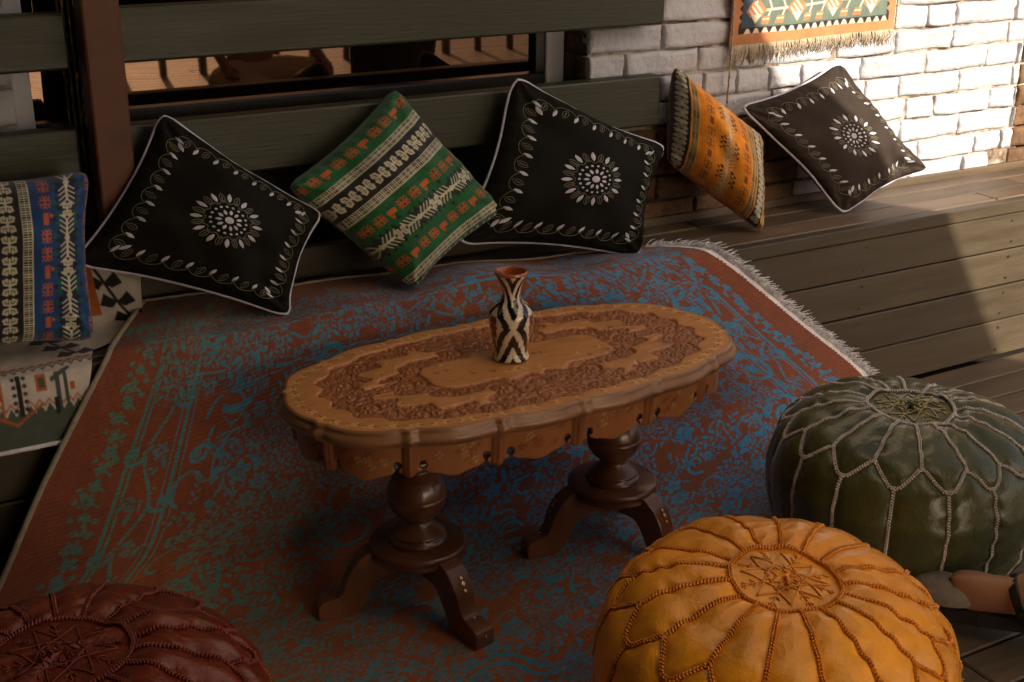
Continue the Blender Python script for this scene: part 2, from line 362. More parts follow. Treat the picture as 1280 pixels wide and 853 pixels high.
# gold-flecked dark curtain seen in the left light
V = []; ncx, ncz = 60, 60
X, Z = np.meshgrid(np.linspace(.498, .534, ncx), np.linspace(.70, 1.2, ncz)); Y = 2.598+.004*np.sin((X-.49)*600)
g0 = Ras(.04, .5, .0008, (.008, .006, .004))
for _ in range(420):
    g0.ell(random.uniform(0, .04), random.uniform(0, .5), random.uniform(.0008, .0019), random.uniform(.0007, .0013), random.uniform(0, 3), srgb(150+random.randint(-30, 30), 112, 60))
cc = g0.sample((X-.496), Z-.7).reshape(-1, 3)
MT['curtain'] = mat('gold_flecked_dark_cloth', attr=True, rough=.8, bump=.1)
cu = link('curtain', mesh_np('curtain', np.stack([X, Y, Z], -1).reshape(-1, 3), grid_faces(ncz, ncx), cc), MT['curtain'], label='narrow dark curtain flecked with gold hanging left of the rusty post', category='curtain')
sm = cu.modifiers.new('solid', 'SOLIDIFY'); sm.thickness = .002

# ------------------------------------------------------------------ railing behind the cushions
rl = empty('backrest_railing', label='dark olive timber railing with a rust brown post behind the cushions', category='railing')
def rail(x0, x1, y0, y1, z0, z1, nm='rail', m='rail', **kw):
    return link(nm, box_me(nm, x0, x1, y0, y1, z0, z1, .005, 2), MT[m], rl, **kw)
rail(-1.2, .483, 2.445, 2.485, .922, 1.022); rail(.53, 1.785, 2.44, 2.48, .927, 1.027)
rail(-1.2, .483, 2.445, 2.485, .704, .816); rail(.53, 1.784, 2.44, 2.48, .699, .814)
rail(.498, .566, 2.385, 2.435, .60, 2.28, 'post', 'rust', label='rust brown square post')
rail(-1.2, .483, 2.452, 2.48, .46, .485, 'lower_rail', 'face')
rail(.57, 1.60, 2.47, 2.50, .45, .52, 'lower_rail', 'face')

# ------------------------------------------------------------------ bench
be = empty('built_in_bench', label='long built in bench of brown olive painted boards running along the wall', category='bench')
def board(nm, x0, x1, y0, y1, z0, z1, m='face', bev=.003): return link(nm, box_me(nm, x0, x1, y0, y1, z0, z1, bev), MT[m], be)
xs = [-1.5, 1.803, 4.6]
for a, b in zip(xs[:-1], xs[1:]):
    board('fascia', a, b-.003, 2.226, 2.256, .410, .4435, 'face')
for i, z0 in enumerate((.311, .211, .111, .004)):
    z1 = (.407, .307, .207, .107)[i]
    board('front_plank', -1.5, 4.6, 2.232+.0015*(i % 2), 2.256, z0, z1)
for i, (y0, y1) in enumerate(((2.258, 2.335), (2.339, 2.415), (2.419, 2.478))):
    cut = (2.75, 2.95, 1.9)[i]
    for a, b in ((-1.5, cut-.0015), (cut+.0015, 4.6)):
        board('seat_plank', a, b, y0, y1, .415, .4445-.001*(i % 2), 'deck')
board('back_strip', 1.64, 4.6, 2.482, 2.4985, .40, .462, 'deck')
board('back_strip', -1.5, 1.5699, 2.482, 2.62, .40, .440, 'deck')

sc2 = Acc()
def screw(c, ax):
    c = np.array(c, float); t = np.arange(8)*np.pi/4; r_ = .0036
    if ax == 'z': V = np.stack([c[0]+r_*np.cos(t), c[1]+r_*np.sin(t), np.full(8, c[2])], -1)
    else: V = np.stack([c[0]+r_*np.cos(t), np.full(8, c[1]), c[2]+r_*np.sin(t)], -1)
    sc2.add(V, [tuple(range(8))])
for x in np.arange(-.9, 4.2, .52):
    for yy in (2.272, 2.321, 2.353, 2.401, 2.432, 2.466): screw((x+random.uniform(-.004, .004), yy, .4449), 'z')
    for zz in (.33, .388, .23, .288, .13, .188, .024, .088): screw((x+.05+random.uniform(-.004, .004), 2.2312, zz), 'y')
MT['screw'] = mat('dull_screw_heads', (.05, .035, .025), .4, metal=.6, bump=0)
sc2.build('screw_heads', MT['screw'], be, smooth=False, kind='stuff')

tr = empty('terrace_railing', (3.5, -2.7, 0), label='low slatted terrace railing mirrored in the shop window', category='railing')
for k in range(16):
    o = link('baluster', box_me('baluster', 1.6+k*.24, 1.64+k*.24, -2.72, -2.68, 0, .86, .003), MT['deck'], tr); o.location = -tr.location
o = link('handrail', box_me('handrail', 1.5, 5.4, -2.74, -2.66, .86, .90, .004), MT['deck'], tr); o.location = -tr.location
# ================================================================== OBJECTS
ORG = srgb(190, 88, 30); CRM = srgb(206, 200, 174); BLK = srgb(14, 11, 8); GRN = srgb(0, 92, 42); BLU = srgb(0, 62, 118)
MT['kilim'] = mat('woven_kilim_cloth', attr=True, rough=.85, nscale=30, namt=.16, bump=.55, bscale=520, bdist=.0016, sheen=.15)
MT['velvet'] = mat('woven_chenille_cloth', attr=True, rough=.75, nscale=24, namt=.22, bump=.7, bscale=420, bdist=.002, sheen=.25)
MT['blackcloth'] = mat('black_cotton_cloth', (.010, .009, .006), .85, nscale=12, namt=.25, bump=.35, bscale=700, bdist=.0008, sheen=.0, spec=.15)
MT['sunlitcloth'] = mat('sunlit_black_cotton_cloth', (.040, .031, .026), .85, nscale=12, namt=.2, bump=.35, bscale=700, bdist=.0008, spec=.1)  # black cloth lightened so one cushion looks sunlit
MT['thread'] = mat('pale_embroidery_thread', (.58, .56, .66), .6, nscale=60, namt=.2, bump=.5, bscale=900, bdist=.0005, sheen=.2)
MT['thread2'] = mat('olive_grey_embroidery_thread', (.17, .165, .11), .6, nscale=60, namt=.2, bump=.4, bscale=900, bdist=.0005)
MT['piping'] = mat('lavender_grey_piping', (.56, .55, .66), .6, nscale=60, namt=.15, bump=.4, bscale=800, bdist=.0005)

class Cushion:
    """a pillow stretched over four corner points, u,v in [-1,1]; corners TL, TR, BR, BL"""
    def __init__(s, cs, thick, inset=.07, seed=0, wr=.004, sag=.0, power=.42, backf=1.0, dent=None):
        cm = np.mean(cs, 0); s.c = [cm+(np.array(c, float)-cm)*1.055 for c in cs]; s.T = thick; s.k = inset; s.seed = seed; s.wr = wr; s.p = power; s.bf = backf; s.dent = dent or []
        n = np.cross(s.c[3]-s.c[0], s.c[1]-s.c[0]); n += np.cross(s.c[2]-s.c[1], s.c[3]-s.c[2])*0; s.n = n/np.linalg.norm(n)
        if s.n[1] > 0: s.n = -s.n
    def S(s, u, v, side=1, off=0.):
        u = np.asarray(u, float); v = np.asarray(v, float)
        uu = u*(1-s.k*(1-v*v)*np.abs(u)**1.0); vv = v*(1-s.k*(1-u*u)*np.abs(v)**1.0)
        cr = 1-.055*np.clip((np.abs(u)*np.abs(v)-.80)/.20, 0, 1)**1.5; uu, vv = uu*cr, vv*cr
        a, b = (uu+1)/2, (vv+1)/2
        P = (s.c[0]*((1-a)*(1-b))[..., None]+s.c[1]*(a*(1-b))[..., None]+s.c[2]*(a*b)[..., None]+s.c[3]*((1-a)*b)[..., None])
        e = np.clip((1-u*u)*(1-v*v), 0, 1); h = s.T/2*e**s.p
        # wrinkles pulled towards the corners and seams
        w = s.wr*wob(u, v, s.seed+(9 if side < 0 else 0), (.5, 1.0, 1.9), (1, .8, .55))*e**.45
        r = np.hypot(np.abs(u)-1, np.abs(v)-1); ang = np.arctan2(1-np.abs(v), 1-np.abs(u))
        w = w+s.wr*.9*np.sin(ang*9+s.seed)*np.exp(-((r-.35)/.28)**2)*e**.3
        for (du, dv, dr, dd) in s.dent: w = w-dd*np.exp(-(((u-du)/dr)**2+((v-dv)/dr)**2))
        hh = (h+w)*(1 if side > 0 else s.bf)+off
        edge = s.wr*.9*wob(u, v, s.seed+5, (.7, 1.3), (1, .7))
        g = np.random.default_rng(s.seed+77)
        for (qu, qv) in ((-1, -1), (1, -1), (1, 1), (-1, 1)):
            edge = edge+g.uniform(-.002, .022)*np.exp(-((u-qu)**2+(v-qv)**2)/.14)
        pk = np.maximum(np.abs(u), np.abs(v)); al = np.where(np.abs(u) > np.abs(v), v, u)
        edge = edge+side*.0016*np.sin(al*34+s.seed)*np.clip((pk-.80)/.12, 0, 1)*np.clip((1-pk)/.06, 0, 1)
        return P+s.n*(side*hh+edge)[..., None]
    def mesh(s, name, N, ras=None, base=(0, 0, 0), nb=26, backcol=None):
        t = np.linspace(-1, 1, N); U, V = np.meshgrid(t, t)
        fr = s.S(U, V).reshape(-1, 3); fa = grid_faces(N, N)
        tb = np.linspace(-1, 1, nb); Ub, Vb = np.meshgrid(tb, tb); bk = s.S(Ub, Vb, -1).reshape(-1, 3); fb = grid_faces(nb, nb, base=len(fr))[:, ::-1]
        if ras is not None:
            cf = ras.sample((U+1)/2*(ras.w-1)*ras.res, (V+1)/2*(ras.h-1)*ras.res).reshape(-1, 3)
            cb = (ras.sample((Ub+1)/2*(ras.w-1)*ras.res, (Vb+1)/2*(ras.h-1)*ras.res).reshape(-1, 3) if backcol is None else np.tile(backcol, (len(bk), 1)))
            cols = np.vstack([cf, cb])
        else: cols = None
        return mesh_np(name, np.vstack([fr, bk]), np.vstack([fa, fb]), cols)
    def edge_pts(s, n=60, off=0.):
        t = np.linspace(-1, 1, n)[:-1]; o = np.ones(n-1)
        return np.vstack([s.S(t, -o), s.S(o, t), s.S(-t, o), s.S(-o, -t)])

def petal(acc, cu, u, v, L_, wd, ang, off=.0004, rise=.0012, fill=True, r=.0008):
    """lens shaped stitched petal on the cushion surface; sizes in uv units"""
    t = np.linspace(0, 1, 9); prof = np.sin(np.pi*t)**.8
    ca, sa = math.cos(ang), math.sin(ang)
    def to(a, b, o): return cu.S(u+(a*ca-b*sa), v+(a*sa+b*ca), 1, o)
    a = (t-.5)*L_
    if fill:
        A = to(a, prof*wd/2, off); B = to(a, 0*a, off+rise); Cc = to(a, -prof*wd/2, off)
        V = np.vstack([A, B, Cc]); fs = [(i, i+1, 10+i, 9+i) for i in range(8)]+[(9+i, 10+i, 19+i, 18+i) for i in range(8)]
        acc.add(V, fs)
    else:
        P = np.vstack([to(a, prof*wd/2, off), to(a[::-1][1:-1], -prof[::-1][1:-1]*wd/2, off)]); acc.tube(P, r, 4, closed=True)
def embroidery(cu, parent, sc=1.0):
    A = Acc(); B = Acc()
    # centre rosette
    def disc(u, v, r):
        t = np.arange(10)*2*np.pi/10; V = np.vstack([cu.S(u+r*np.cos(t), v+r*np.sin(t), 1, .0005), cu.S(np.array([u]), np.array([v]), 1, .0022)])
        A.add(V, [(i, (i+1) % 10, 10) for i in range(10)])
    disc(0, 0, .045)
    for k in range(11):
        a = k*2*np.pi/11; petal(A, cu, .104*math.cos(a), .104*math.sin(a), .066, .034, a)
    for k in range(18):
        a = k*2*np.pi/18+.1; disc(.178*math.cos(a), .178*math.sin(a), .015)
    for k in range(9):
        a = k*2*np.pi/9; 
    for k in range(24):
        a = k*2*np.pi/24
        if k % 2: petal(A, cu, .305*math.cos(a), .305*math.sin(a), .125, .046, a)
        else:
            petal(B, cu, .295*math.cos(a), .295*math.sin(a), .125, .056, a, fill=False, r=.0009)
            petal(B, cu, .295*math.cos(a), .295*math.sin(a), .085, .012, a, fill=True, rise=.0005)
    t = np.linspace(0, 2*np.pi, 241)[:-1]; rr = .238+.020*np.cos(12*t); B.tube(cu.S(rr*np.cos(t), rr*np.sin(t), 1, .0006), .0008, 4, closed=True)
    # looping border scroll with petals
    q = .79; n = 7
    for side in range(4):
        def tr(a, b):
            return [(a, -b), (b, a), (-a, b), (-b, -a)][side]
        T = np.linspace(-n/2+.15, n/2-.15, 260); ph = T*2*np.pi
        a = (T+.0)/n*2*q*.97+.042*np.sin(ph); b = q+.015+.05*np.cos(ph)
        pu = np.array([tr(x, y) for x, y in zip(a, b)]); B.tube(cu.S(pu[:, 0], pu[:, 1], 1, .0006), .0007, 4)
        for k in range(n):
            x = (k-(n-1)/2)/n*2*q*.97
            for j, (dx_, fill) in enumerate(((0, False), (q/n, True))):
                xx = x+dx_
                if abs(xx) > q*.98: continue
                pu_, pv_ = tr(xx, q-.055 if fill else q-.02); ang = [np.pi/2, 0, np.pi/2, 0][side]+.35*[1, 1, 1, 1][side]
                if fill: petal(A, cu, pu_, pv_, .115, .038, ang, fill=True, rise=.001)
                else: petal(B, cu, pu_, pv_, .135, .060, ang, fill=False, r=.0007); petal(B, cu, pu_, pv_, .10, .010, ang, fill=True, rise=.0004)
    # the corners: a petal in each
    for sx in (-1, 1):
        for sy in (-1, 1): petal(A, cu, sx*.70, sy*.70, .12, .05, math.atan2(sy, sx))
    A.build('petal_embroidery', MT['thread'], parent, kind='stuff'); B.build('scroll_embroidery', MT['thread2'], parent, kind='stuff')

def black_cushion(name, cs, seed, label, thick=.185, dent=None, cloth='blackcloth', **kw):
    cu = Cushion(cs, thick, .105, seed, .0085, power=.5, dent=dent, **kw)
    root = empty(name, tuple(np.mean(cs, 0)), label=label, category='cushion', group='black embroidered cushions')
    # children keep world coordinates: offset them back
    def fix(o): o.location = -root.location
    o = link('cover', cu.mesh('cover', 150), MT[cloth], root); fix(o)
    a = Acc(); a.tube(cu.edge_pts(46), .0037, 6, closed=True); fix(a.build('piping', MT['piping'], root))
    n0 = len(root.children); embroidery(cu, root)
    for ch in root.children:
        if 'embroidery' in ch.name: fix(ch)
    return cu, root
BL = black_cushion('cushion', [(.632, 2.405, .832), (.893, 2.325, .632), (.795, 2.262, .462), (.432, 2.329, .600)], 3,
    'black cushion with pale petal embroidery, between the blue and the green patterned cushion', dent=[(.55, .6, .22, .012), (-.9, -.86, .12, .01)])
BM = black_cushion('cushion', [(1.381, 2.40, .842), (1.722, 2.355, .669), (1.624, 2.285, .455), (1.201, 2.325, .531)], 8,
    'black embroidered cushion between the green cushion and the orange cushion', dent=[(.35, .55, .25, .010), (.7, .8, .2, .01)])
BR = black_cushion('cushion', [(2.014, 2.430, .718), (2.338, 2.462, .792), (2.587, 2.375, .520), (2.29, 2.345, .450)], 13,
    'black embroidered cushion leaning on the white bricks, its right half sunlit', dent=[(.5, .75, .22, .018)], cloth='sunlitcloth', thick=.13)

# ---- kilim cushion pattern: strips run along y; s across x in 0..1 of width W
def hookmotif(r, cx, cy, s, col, w=None):
    w = w or s*.16
    for sy in (-1, 1):
        r.line([(cx, cy), (cx, cy+sy*.38*s), (cx+sy*.0*s, cy+sy*.38*s)], w, col)
        for sx in (-1, 1):
            r.line([(cx, cy+sy*.10*s), (cx+sx*.30*s, cy+sy*.16*s), (cx+sx*.36*s, cy+sy*.38*s), (cx+sx*.16*s, cy+sy*.46*s), (cx+sx*.16*s, cy+sy*.30*s)], w, col)
def scorpion(r, cx, cy, s, col):
    r.line([(cx, cy-.34*s), (cx, cy+.34*s)], s*.15, col)
    for sy in (-1, 1):
        for sx in (-1, 1):
            r.line([(cx, cy+sy*.12*s), (cx+sx*.22*s, cy+sy*.18*s), (cx+sx*.34*s, cy+sy*.42*s)], s*.085, col)
            r.line([(cx+sx*.22*s, cy+sy*.18*s), (cx+sx*.38*s, cy+sy*.10*s)], s*.09, col)
            r.line([(cx, cy+sy*.30*s), (cx+sx*.14*s, cy+sy*.46*s)], s*.1, col)
def ladder(r, x, w, H, col, gap):
    r.rect(x-w/2, x+w/2, 0, H, srgb(30, 40, 24))
    r.rect(x-w/2, x-w/2+w*.10, 0, H, col); r.rect(x+w/2-w*.10, x+w/2, 0, H, col); r.rect(x-w*.05, x+w*.05, 0, H, col)
    y = 0
    while y < H: r.rect(x-w/2, x+w/2, y, y+gap*.42, col); y += gap
def spine(r, x, y0, y1, s, col):
    r.line([(x, y0), (x, y1)], s*.16, col); n = int((y1-y0)/(s*.30)); mid = (y0+y1)/2
    for i in range(n+1):
        y = y0+(y1-y0)*i/max(1, n); d = -1 if y < mid else 1
        for sx in (-1, 1): r.line([(x, y), (x+sx*s*.5, y+d*s*.34)], s*.085, col)
    r.poly([(x, mid-s*.3), (x+s*.22, mid), (x, mid+s*.3), (x-s*.22, mid)], col)
def tri(r, x, y, s, sx, col): r.poly([(x, y-s/2), (x, y+s/2), (x+sx*s*.8, y)], col)
def kilim_ras(base, motif, W=.36, H=.36, dark=BLK, green=GRN, faded=False):
    r = Ras(W, H, .0014, base); rg = random.Random(5)
    for _ in range(520): # chenille streaks
        y = rg.uniform(0, H); x = rg.uniform(0, W); k = rg.uniform(.35, 1.35); r.line([(x, y), (x, y+rg.uniform(.01, .05))], .0018, tuple(c*k for c in base))
    def row(xc, ph=0, s=.029):
        y = -.01+ph; i = 0
        while y < H+.03:
            if i % 3 == 2:
                r.rect(xc-.0055, xc+.0055, y-.013, y+.013, motif); tri(r, xc+.008, y-.006, .012, 1, motif)
            else: scorpion(r, xc, y, s, motif)
            y += .037 if i % 3 != 1 else .036; i += 1
    row(.030, .012)
    x = .071; ladder(r, x, .021, H, CRM, .0052)
    r.rect(.083, .136, 0, H, dark)
    y = .012
    while y < H: hookmotif(r, .110, y, .036, CRM, .0042); y += .043
    ladder(r, .147, .021, H, CRM, .0052)
    row(.187, .03)
    # dark centre band with white spine
    xc = .236
    r.rect(xc-.017, xc+.017, 0, H, tuple(c*.25 for c in base))
    for i in range(22):
        y = i*.0175
        if (i//4) % 5 in (1, 3): cg = green if i % 4 in (1, 2) else dark
        else: cg = dark
        for sx in (-1, 1):
            tri(r, xc+sx*.016, y, .016, sx, cg)
            if i % 2: tri(r, xc+sx*.027, y+.008, .013, sx, green if cg is dark and base is not ORG else dark)
    y = -.02
    while y < H:
        spine(r, xc, y, y+.075, .034, CRM); hookmotif(r, xc, y+.097, .030, CRM, .004); y += .119
    row(.290, .0)
    ladder(r, .334, .022, H, CRM, .0052); 
    y = .006
    while y < H:
        r.rect(.350, .36, y, y+.010, dark); r.rect(.352, .357, y+.010, y+.016, CRM); y += .02
    return r
def kilim_cushion(cs, ras, thick, label, seed, inset=.085, back=None, stitch=None, **kw):
    kw.setdefault('wr', .0065); cu = Cushion(cs, thick, inset, seed, **kw)
    root = empty('cushion', tuple(np.mean(cs, 0)), label=label, category='cushion', group='patterned kilim cushions')
    o = link('cover', cu.mesh('cover', 250, ras, nb=110), MT['velvet'], root); o.location = -root.location
    a = Acc(); a.tube(cu.edge_pts(60), .0016, 5, closed=True, c=stitch or (.1, .1, .08)); s_ = a.build('seam', MT['velvet'], root); s_.location = -root.location
    return cu
# green: strips run from lower left to upper right, s from the upper left edge to the lower right edge
G = kilim_ras(GRN, ORG)
# corners: TL->TR is across the strips (u); pattern y along v
kilim_cushion([(.848, 2.362, .677), (1.057, 2.268, .470), (1.294, 2.322, .586), (1.108, 2.425, .834)], G, .165,
    'green kilim cushion with black and cream bands and orange motifs', 21)
Bq = kilim_ras(BLU, ORG); Bq.im = np.roll(Bq.im, 50, axis=1)
# blue: the strips stand upright; only its right part is in view
kilim_cushion([(.185, 2.36, .765), (.466, 2.352, .752), (.430, 2.272, .478), (.15, 2.29, .485)], Bq, .17,
    'blue kilim cushion at the far left edge, upright cream and orange bands', 31)
# orange
def orange_ras():
    W = H = .36; base = srgb(240, 146, 8); r = Ras(W, H, .0014, base); rg = random.Random(9); fd = srgb(150, 82, 40)
    for _ in range(300):
        y = rg.uniform(0, H); x = rg.uniform(0, W); k = rg.uniform(.75, 1.2); r.line([(x, y), (x, y+rg.uniform(.01, .05))], .0016, tuple(c*k for c in base))
    def band(x0, x1, dk, size):
        r.rect(x0, x1, 0, H, dk); y = .012
        while y < H: hookmotif(r, (x0+x1)/2, y, size, CRM); y += size*1.12
    band(-.004, .042, BLK, .034); ladder(r, .056, .024, H, srgb(225, 180, 110), .0055)
    for xc in (.105, .238):
        y = .01; i = 0
        while y < H:
            (scorpion(r, xc, y, .034, fd) if i % 3 else r.rect(xc-.006, xc+.006, y-.013, y+.013, fd)); y += .04; i += 1
    xc = .17
    for i in range(22):
        y = i*.0175; on = (i//3) % 2
        for sx in (-1, 1):
            if on: tri(r, xc+sx*.014, y, .016, sx, GRN if (i % 6 == 4) == (sx > 0) and i % 3 == 1 else BLK); tri(r, xc+sx*.026, y+.008, .012, sx, BLK)
    y = -.03
    while y < H: spine(r, xc, y, y+.085, .036, srgb(226, 206, 160)); hookmotif(r, xc, y+.104, .028, srgb(226, 206, 160), .004); y += .127
    ladder(r, .272, .026, H, srgb(225, 180, 110), .0055); band(.288, .328, BLK, .036); ladder(r, .342, .024, H, srgb(225, 180, 110), .0055)
    return r
kilim_cushion([(1.835, 2.465, .820), (2.021, 2.372, .660), (2.004, 2.318, .450), (1.806, 2.425, .615)], orange_ras(), .225,
    'orange kilim cushion standing on edge at the end of the railing', 41, inset=.02, stitch=(.35, .15, .03), power=.5, wr=.003, dent=[(.0, .9, .3, .01)])

# ------------------------------------------------------------------ rug
TER = srgb(132, 70, 40); 
def rug_ras(W, H):
    r = Ras(W, H, .0019, (0, 0, 0)); rg = random.Random(11)   # channel 0 = amount of blue
    K = (1, 0, 0); O = (0, 0, 0)
    def spiral(x, y, s, a0, turns, w, d=1):
        t = np.linspace(0, 1, 26); ang = a0+d*t*turns*2*np.pi; rad = s*(1-t)**.8
        cx, cy = x+s*math.cos(a0+np.pi), y+s*math.sin(a0+np.pi)
        P = np.stack([cx+rad*np.cos(ang), cy+rad*np.sin(ang)], -1); r.line(P, list(w*(1-.6*t)), K)
        r.ell(P[-1][0], P[-1][1], w*.9, w*.9, 0, K)
        return cx, cy
    def leaf(x, y, L_, a, w=.35):
        r.ell(x+math.cos(a)*L_/2, y+math.sin(a)*L_/2, L_/2+.0035, L_*w/2+.0035, a, O); r.ell(x+math.cos(a)*L_/2, y+math.sin(a)*L_/2, L_/2, L_*w/2, a, K)
    def flower(x, y, s, n=6, hole=True):
        r.ell(x, y, s*1.18, s*1.18, 0, O); a0 = rg.uniform(0, 6)
        for k in range(n):
            a = a0+k*2*np.pi/n; r.ell(x+.62*s*math.cos(a), y+.62*s*math.sin(a), .40*s, 1.55*s/n, a, K)
            r.line([(x+.5*s*math.cos(a), y+.5*s*math.sin(a)), (x+.8*s*math.cos(a), y+.8*s*math.sin(a))], .0022, O)
        if hole: r.ell(x, y, .30*s, .30*s, 0, O); r.ell(x, y, .15*s, .15*s, 0, K)
    def vine(x0, y0, x1, y1, n, amp, s):
        L_ = math.hypot(x1-x0, y1-y0); a = math.atan2(y1-y0, x1-x0); nx_, ny_ = -math.sin(a), math.cos(a)
        t = np.linspace(0, 1, n*16); P = np.stack([x0+(x1-x0)*t+nx_*amp*np.sin(t*n*np.pi), y0+(y1-y0)*t+ny_*amp*np.sin(t*n*np.pi)], -1); r.line(P, .006, K)
        for k in range(n):
            tt = (k+.5)/n; sg = 1 if k % 2 == 0 else -1; px, py = x0+(x1-x0)*tt, y0+(y1-y0)*tt
            spiral(px+nx_*amp*sg, py+ny_*amp*sg, s*.7, a+np.pi/2*sg+np.pi, 1.1, .009, sg)
            flower(px-nx_*amp*.7*sg, py-ny_*amp*.7*sg, s*.5)
            for q in range(5):
                leaf(px+rg.uniform(-1, 1)*s, py+rg.uniform(-1, 1)*s, rg.uniform(.012, .03), rg.uniform(0, 6.28))
    def scroll_cluster(x, y, s):
        a = rg.uniform(0, 6.28); d = rg.choice((-1, 1))
        spiral(x, y, s, a, rg.uniform(1.1, 1.6), s*.16, d)
        for k in range(4): leaf(x+rg.uniform(-1, 1)*s*.8, y+rg.uniform(-1, 1)*s*.8, s*rg.uniform(.4, .8), rg.uniform(0, 6.28), .4)
    # outer flower sprigs, double lines, scroll band; three sides
    m = .10
    def side(fn):
        # fn maps (along, inward) -> x,y
        pass
    def border(fn, L_, skip=0):
        t = skip
        while t < L_-skip:
            x, y = fn(t, m+rg.uniform(-.006, .006)); flower(x, y, rg.uniform(.011, .017), 5, False)
            for q in range(3):
                xx, yy = fn(t+rg.uniform(-.014, .014), m+rg.uniform(-.028, .028)); r.ell(xx, yy, .006, .005, 0, K)
            xx, yy = fn(t+.014, m+.024); xb, yb = fn(t, m); r.line([(xb, yb), (xx, yy)], .004, K)
            t += .030
        for off, wd in ((.150, .007), (.163, .004), (.235, .004), (.248, .007), (.262, .003)):
            r.line([fn(skip*.0+off*.6, off), fn(L_-off*.6, off)], wd, K)
        n = int(L_/.11)
        a_ = fn(.12, .199); b_ = fn(L_-.12, .199); vine(a_[0], a_[1], b_[0], b_[1], n, .016, .034)
    border(lambda t, i: (i, t), H); border(lambda t, i: (W-i, t), H); border(lambda t, i: (t, i), W)
    # inner big scroll frame
    n = int(H/.19)
    for k in range(n):
        for sx in (0, 1):
            x = .335 if sx == 0 else W-.335; y = .12+k*.19
            spiral(x, y, .062, rg.uniform(0, 6.28), 1.5, .016, 1 if sx else -1); flower(x+(.06 if sx == 0 else -.06), y+.08, .034); vine(x-.02, y+.03, x+.03, y+.15, 2, .02, .03)
    n = int(W/.17)
    for k in range(2, n-1):
        x = .1+k*.17; spiral(x, .335, .062, rg.uniform(0, 6.28), 1.5, .018, rg.choice((-1, 1))); flower(x+.08, .36, .038); vine(x, .40, x+.15, .42, 2, .02, .03)
    # field: dense clusters of flowers, curls and leaves
    for _ in range(700):     # thin tendrils first
        x = rg.uniform(.29, W-.29); y = rg.uniform(.27, H-.01); s = rg.uniform(.022, .055); t = np.linspace(0, 1, 18); a0 = rg.uniform(0, 6.28); d = rg.choice((-1, 1)); rad = s*(1-.75*t)
        an = a0+d*t*rg.uniform(3, 6); r.line(np.stack([x+rad*np.cos(an), y+rad*np.sin(an)], -1), list(np.linspace(.0065, .0035, 17)), K)
    for _ in range(2100):
        x = rg.uniform(.30, W-.30); y = rg.uniform(.27, H-.01); q = rg.random()
        if vnoise(np.array([x*9.]), np.array([y*9.]), 5)[0] < .22: continue
        if q < .36: flower(x, y, rg.uniform(.014, .028), rg.choice((5, 6, 8)))
        elif q < .52: scroll_cluster(x, y, rg.uniform(.014, .030))
        else:
            a = rg.uniform(0, 6.28)
            for k in range(6): leaf(x+k*.009*math.cos(a), y+k*.009*math.sin(a), rg.uniform(.011, .019), a+(.9 if k % 2 else -.9), .42)
    for _ in range(260):   # loose sprigs through the upper band that lies on the seat
        x = rg.uniform(.15, W-.15); y = rg.uniform(.05, .28); flower(x, y, rg.uniform(.010, .020), rg.choice((5, 6))); leaf(x, y, rg.uniform(.02, .034), rg.uniform(0, 6.28), .4)
    # a medallion outline with arcs
    t = np.linspace(0, 2*np.pi, 200)
    for s_ in (.30, .325): r.line(np.stack([W*.5+s_*np.cos(t)*(1+.1*np.cos(8*t)), H*.72+s_*.8*np.sin(t)*(1+.1*np.cos(8*t))], -1), .006, K)
    return r
RW, RH = 1.95, 1.95
rr_ = rug_ras(RW, RH)
NU, NV = 740, 800
sv = np.linspace(0, 1, NV); su = np.linspace(0, 1, NU)
# section curves along the rug's left and right edge (world metres), key rows: seat back, seat edge, foot of the bench, floor
keyL = [(.569, 2.44, .470), (.470, 2.27, .458), (.435, 2.215, .440), (.300, 2.175, .250), (.190, 2.14, .075), (.10, 2.06, .012), (-.02, 1.80, .010), (-.22, 1.2, .009), (-.35, .78, .009)]
keyR = [(1.665, 2.335, .449), (1.735, 2.275, .454), (1.790, 2.205, .440), (2.030, 2.185, .250), (2.235, 2.170, .085), (2.240, 2.10, .018), (2.05, 1.86, .010), (1.54, 1.26, .009), (1.15, .78, .009)]
def resamp(key, n, sub=24, corner=None):
    P = smoothprof(key, sub*(len(key)-1)); d = np.r_[0, np.cumsum(np.linalg.norm(np.diff(P, axis=0), axis=1))]
    kk = len(P)
    return P, d/d[-1]
PL, dL = resamp(keyL, NV); PR, dR = resamp(keyR, NV)
# both curves share their key-row parameter so folds line up
par = np.linspace(0, 1, len(PL)); mean_d = (dL+dR)/2; q = np.interp(sv, mean_d, par)
EL_ = np.stack([np.interp(q, par, PL[:, i]) for i in range(3)], -1); ER_ = np.stack([np.interp(q, par, PR[:, i]) for i in range(3)], -1)
def rug_pt(a, b_idx):
    pass
A_ = su[None, :, None]; base = EL_[:, None]*(1-A_)+ER_[:, None]*A_
Z0 = base[..., 2].copy()
U2, V2 = np.meshgrid(su, sv)
rowp = q*(len(keyL)-1)      # 0..8
mid = np.clip(np.minimum(U2, 1-U2)*6, 0, 1)
seat = np.exp(-((rowp-1.0)/.9)**2)[:, None]; drop = np.exp(-((rowp-3.1)/1.0)**2)[:, None]; foot = np.exp(-((rowp-4.6)/.8)**2)[:, None]; flr = np.clip(rowp-5, 0, 1)[:, None]
hump = .012*np.sin(U2*2*np.pi*1.6+2.2)+.008*np.sin(U2*2*np.pi*3.7+V2*5)
base[..., 2] += seat*np.clip(.012+hump, 0, .05)*mid+foot*(.030*mid*(1+.6*np.sin(U2*9+1)))+flr*.0015*(1+wob(U2, V2, 4, (1.5, 3), (1, .6)))
base[..., 1] -= drop*(.030+.022*np.sin(U2*2*np.pi*1.3+.6)+.010*np.sin(U2*2*np.pi*3.1))*mid+seat*.012*mid
ru = U2*(RW-.0); rv = V2*RH
blue = rr_.sample(ru, rv)[..., 0]
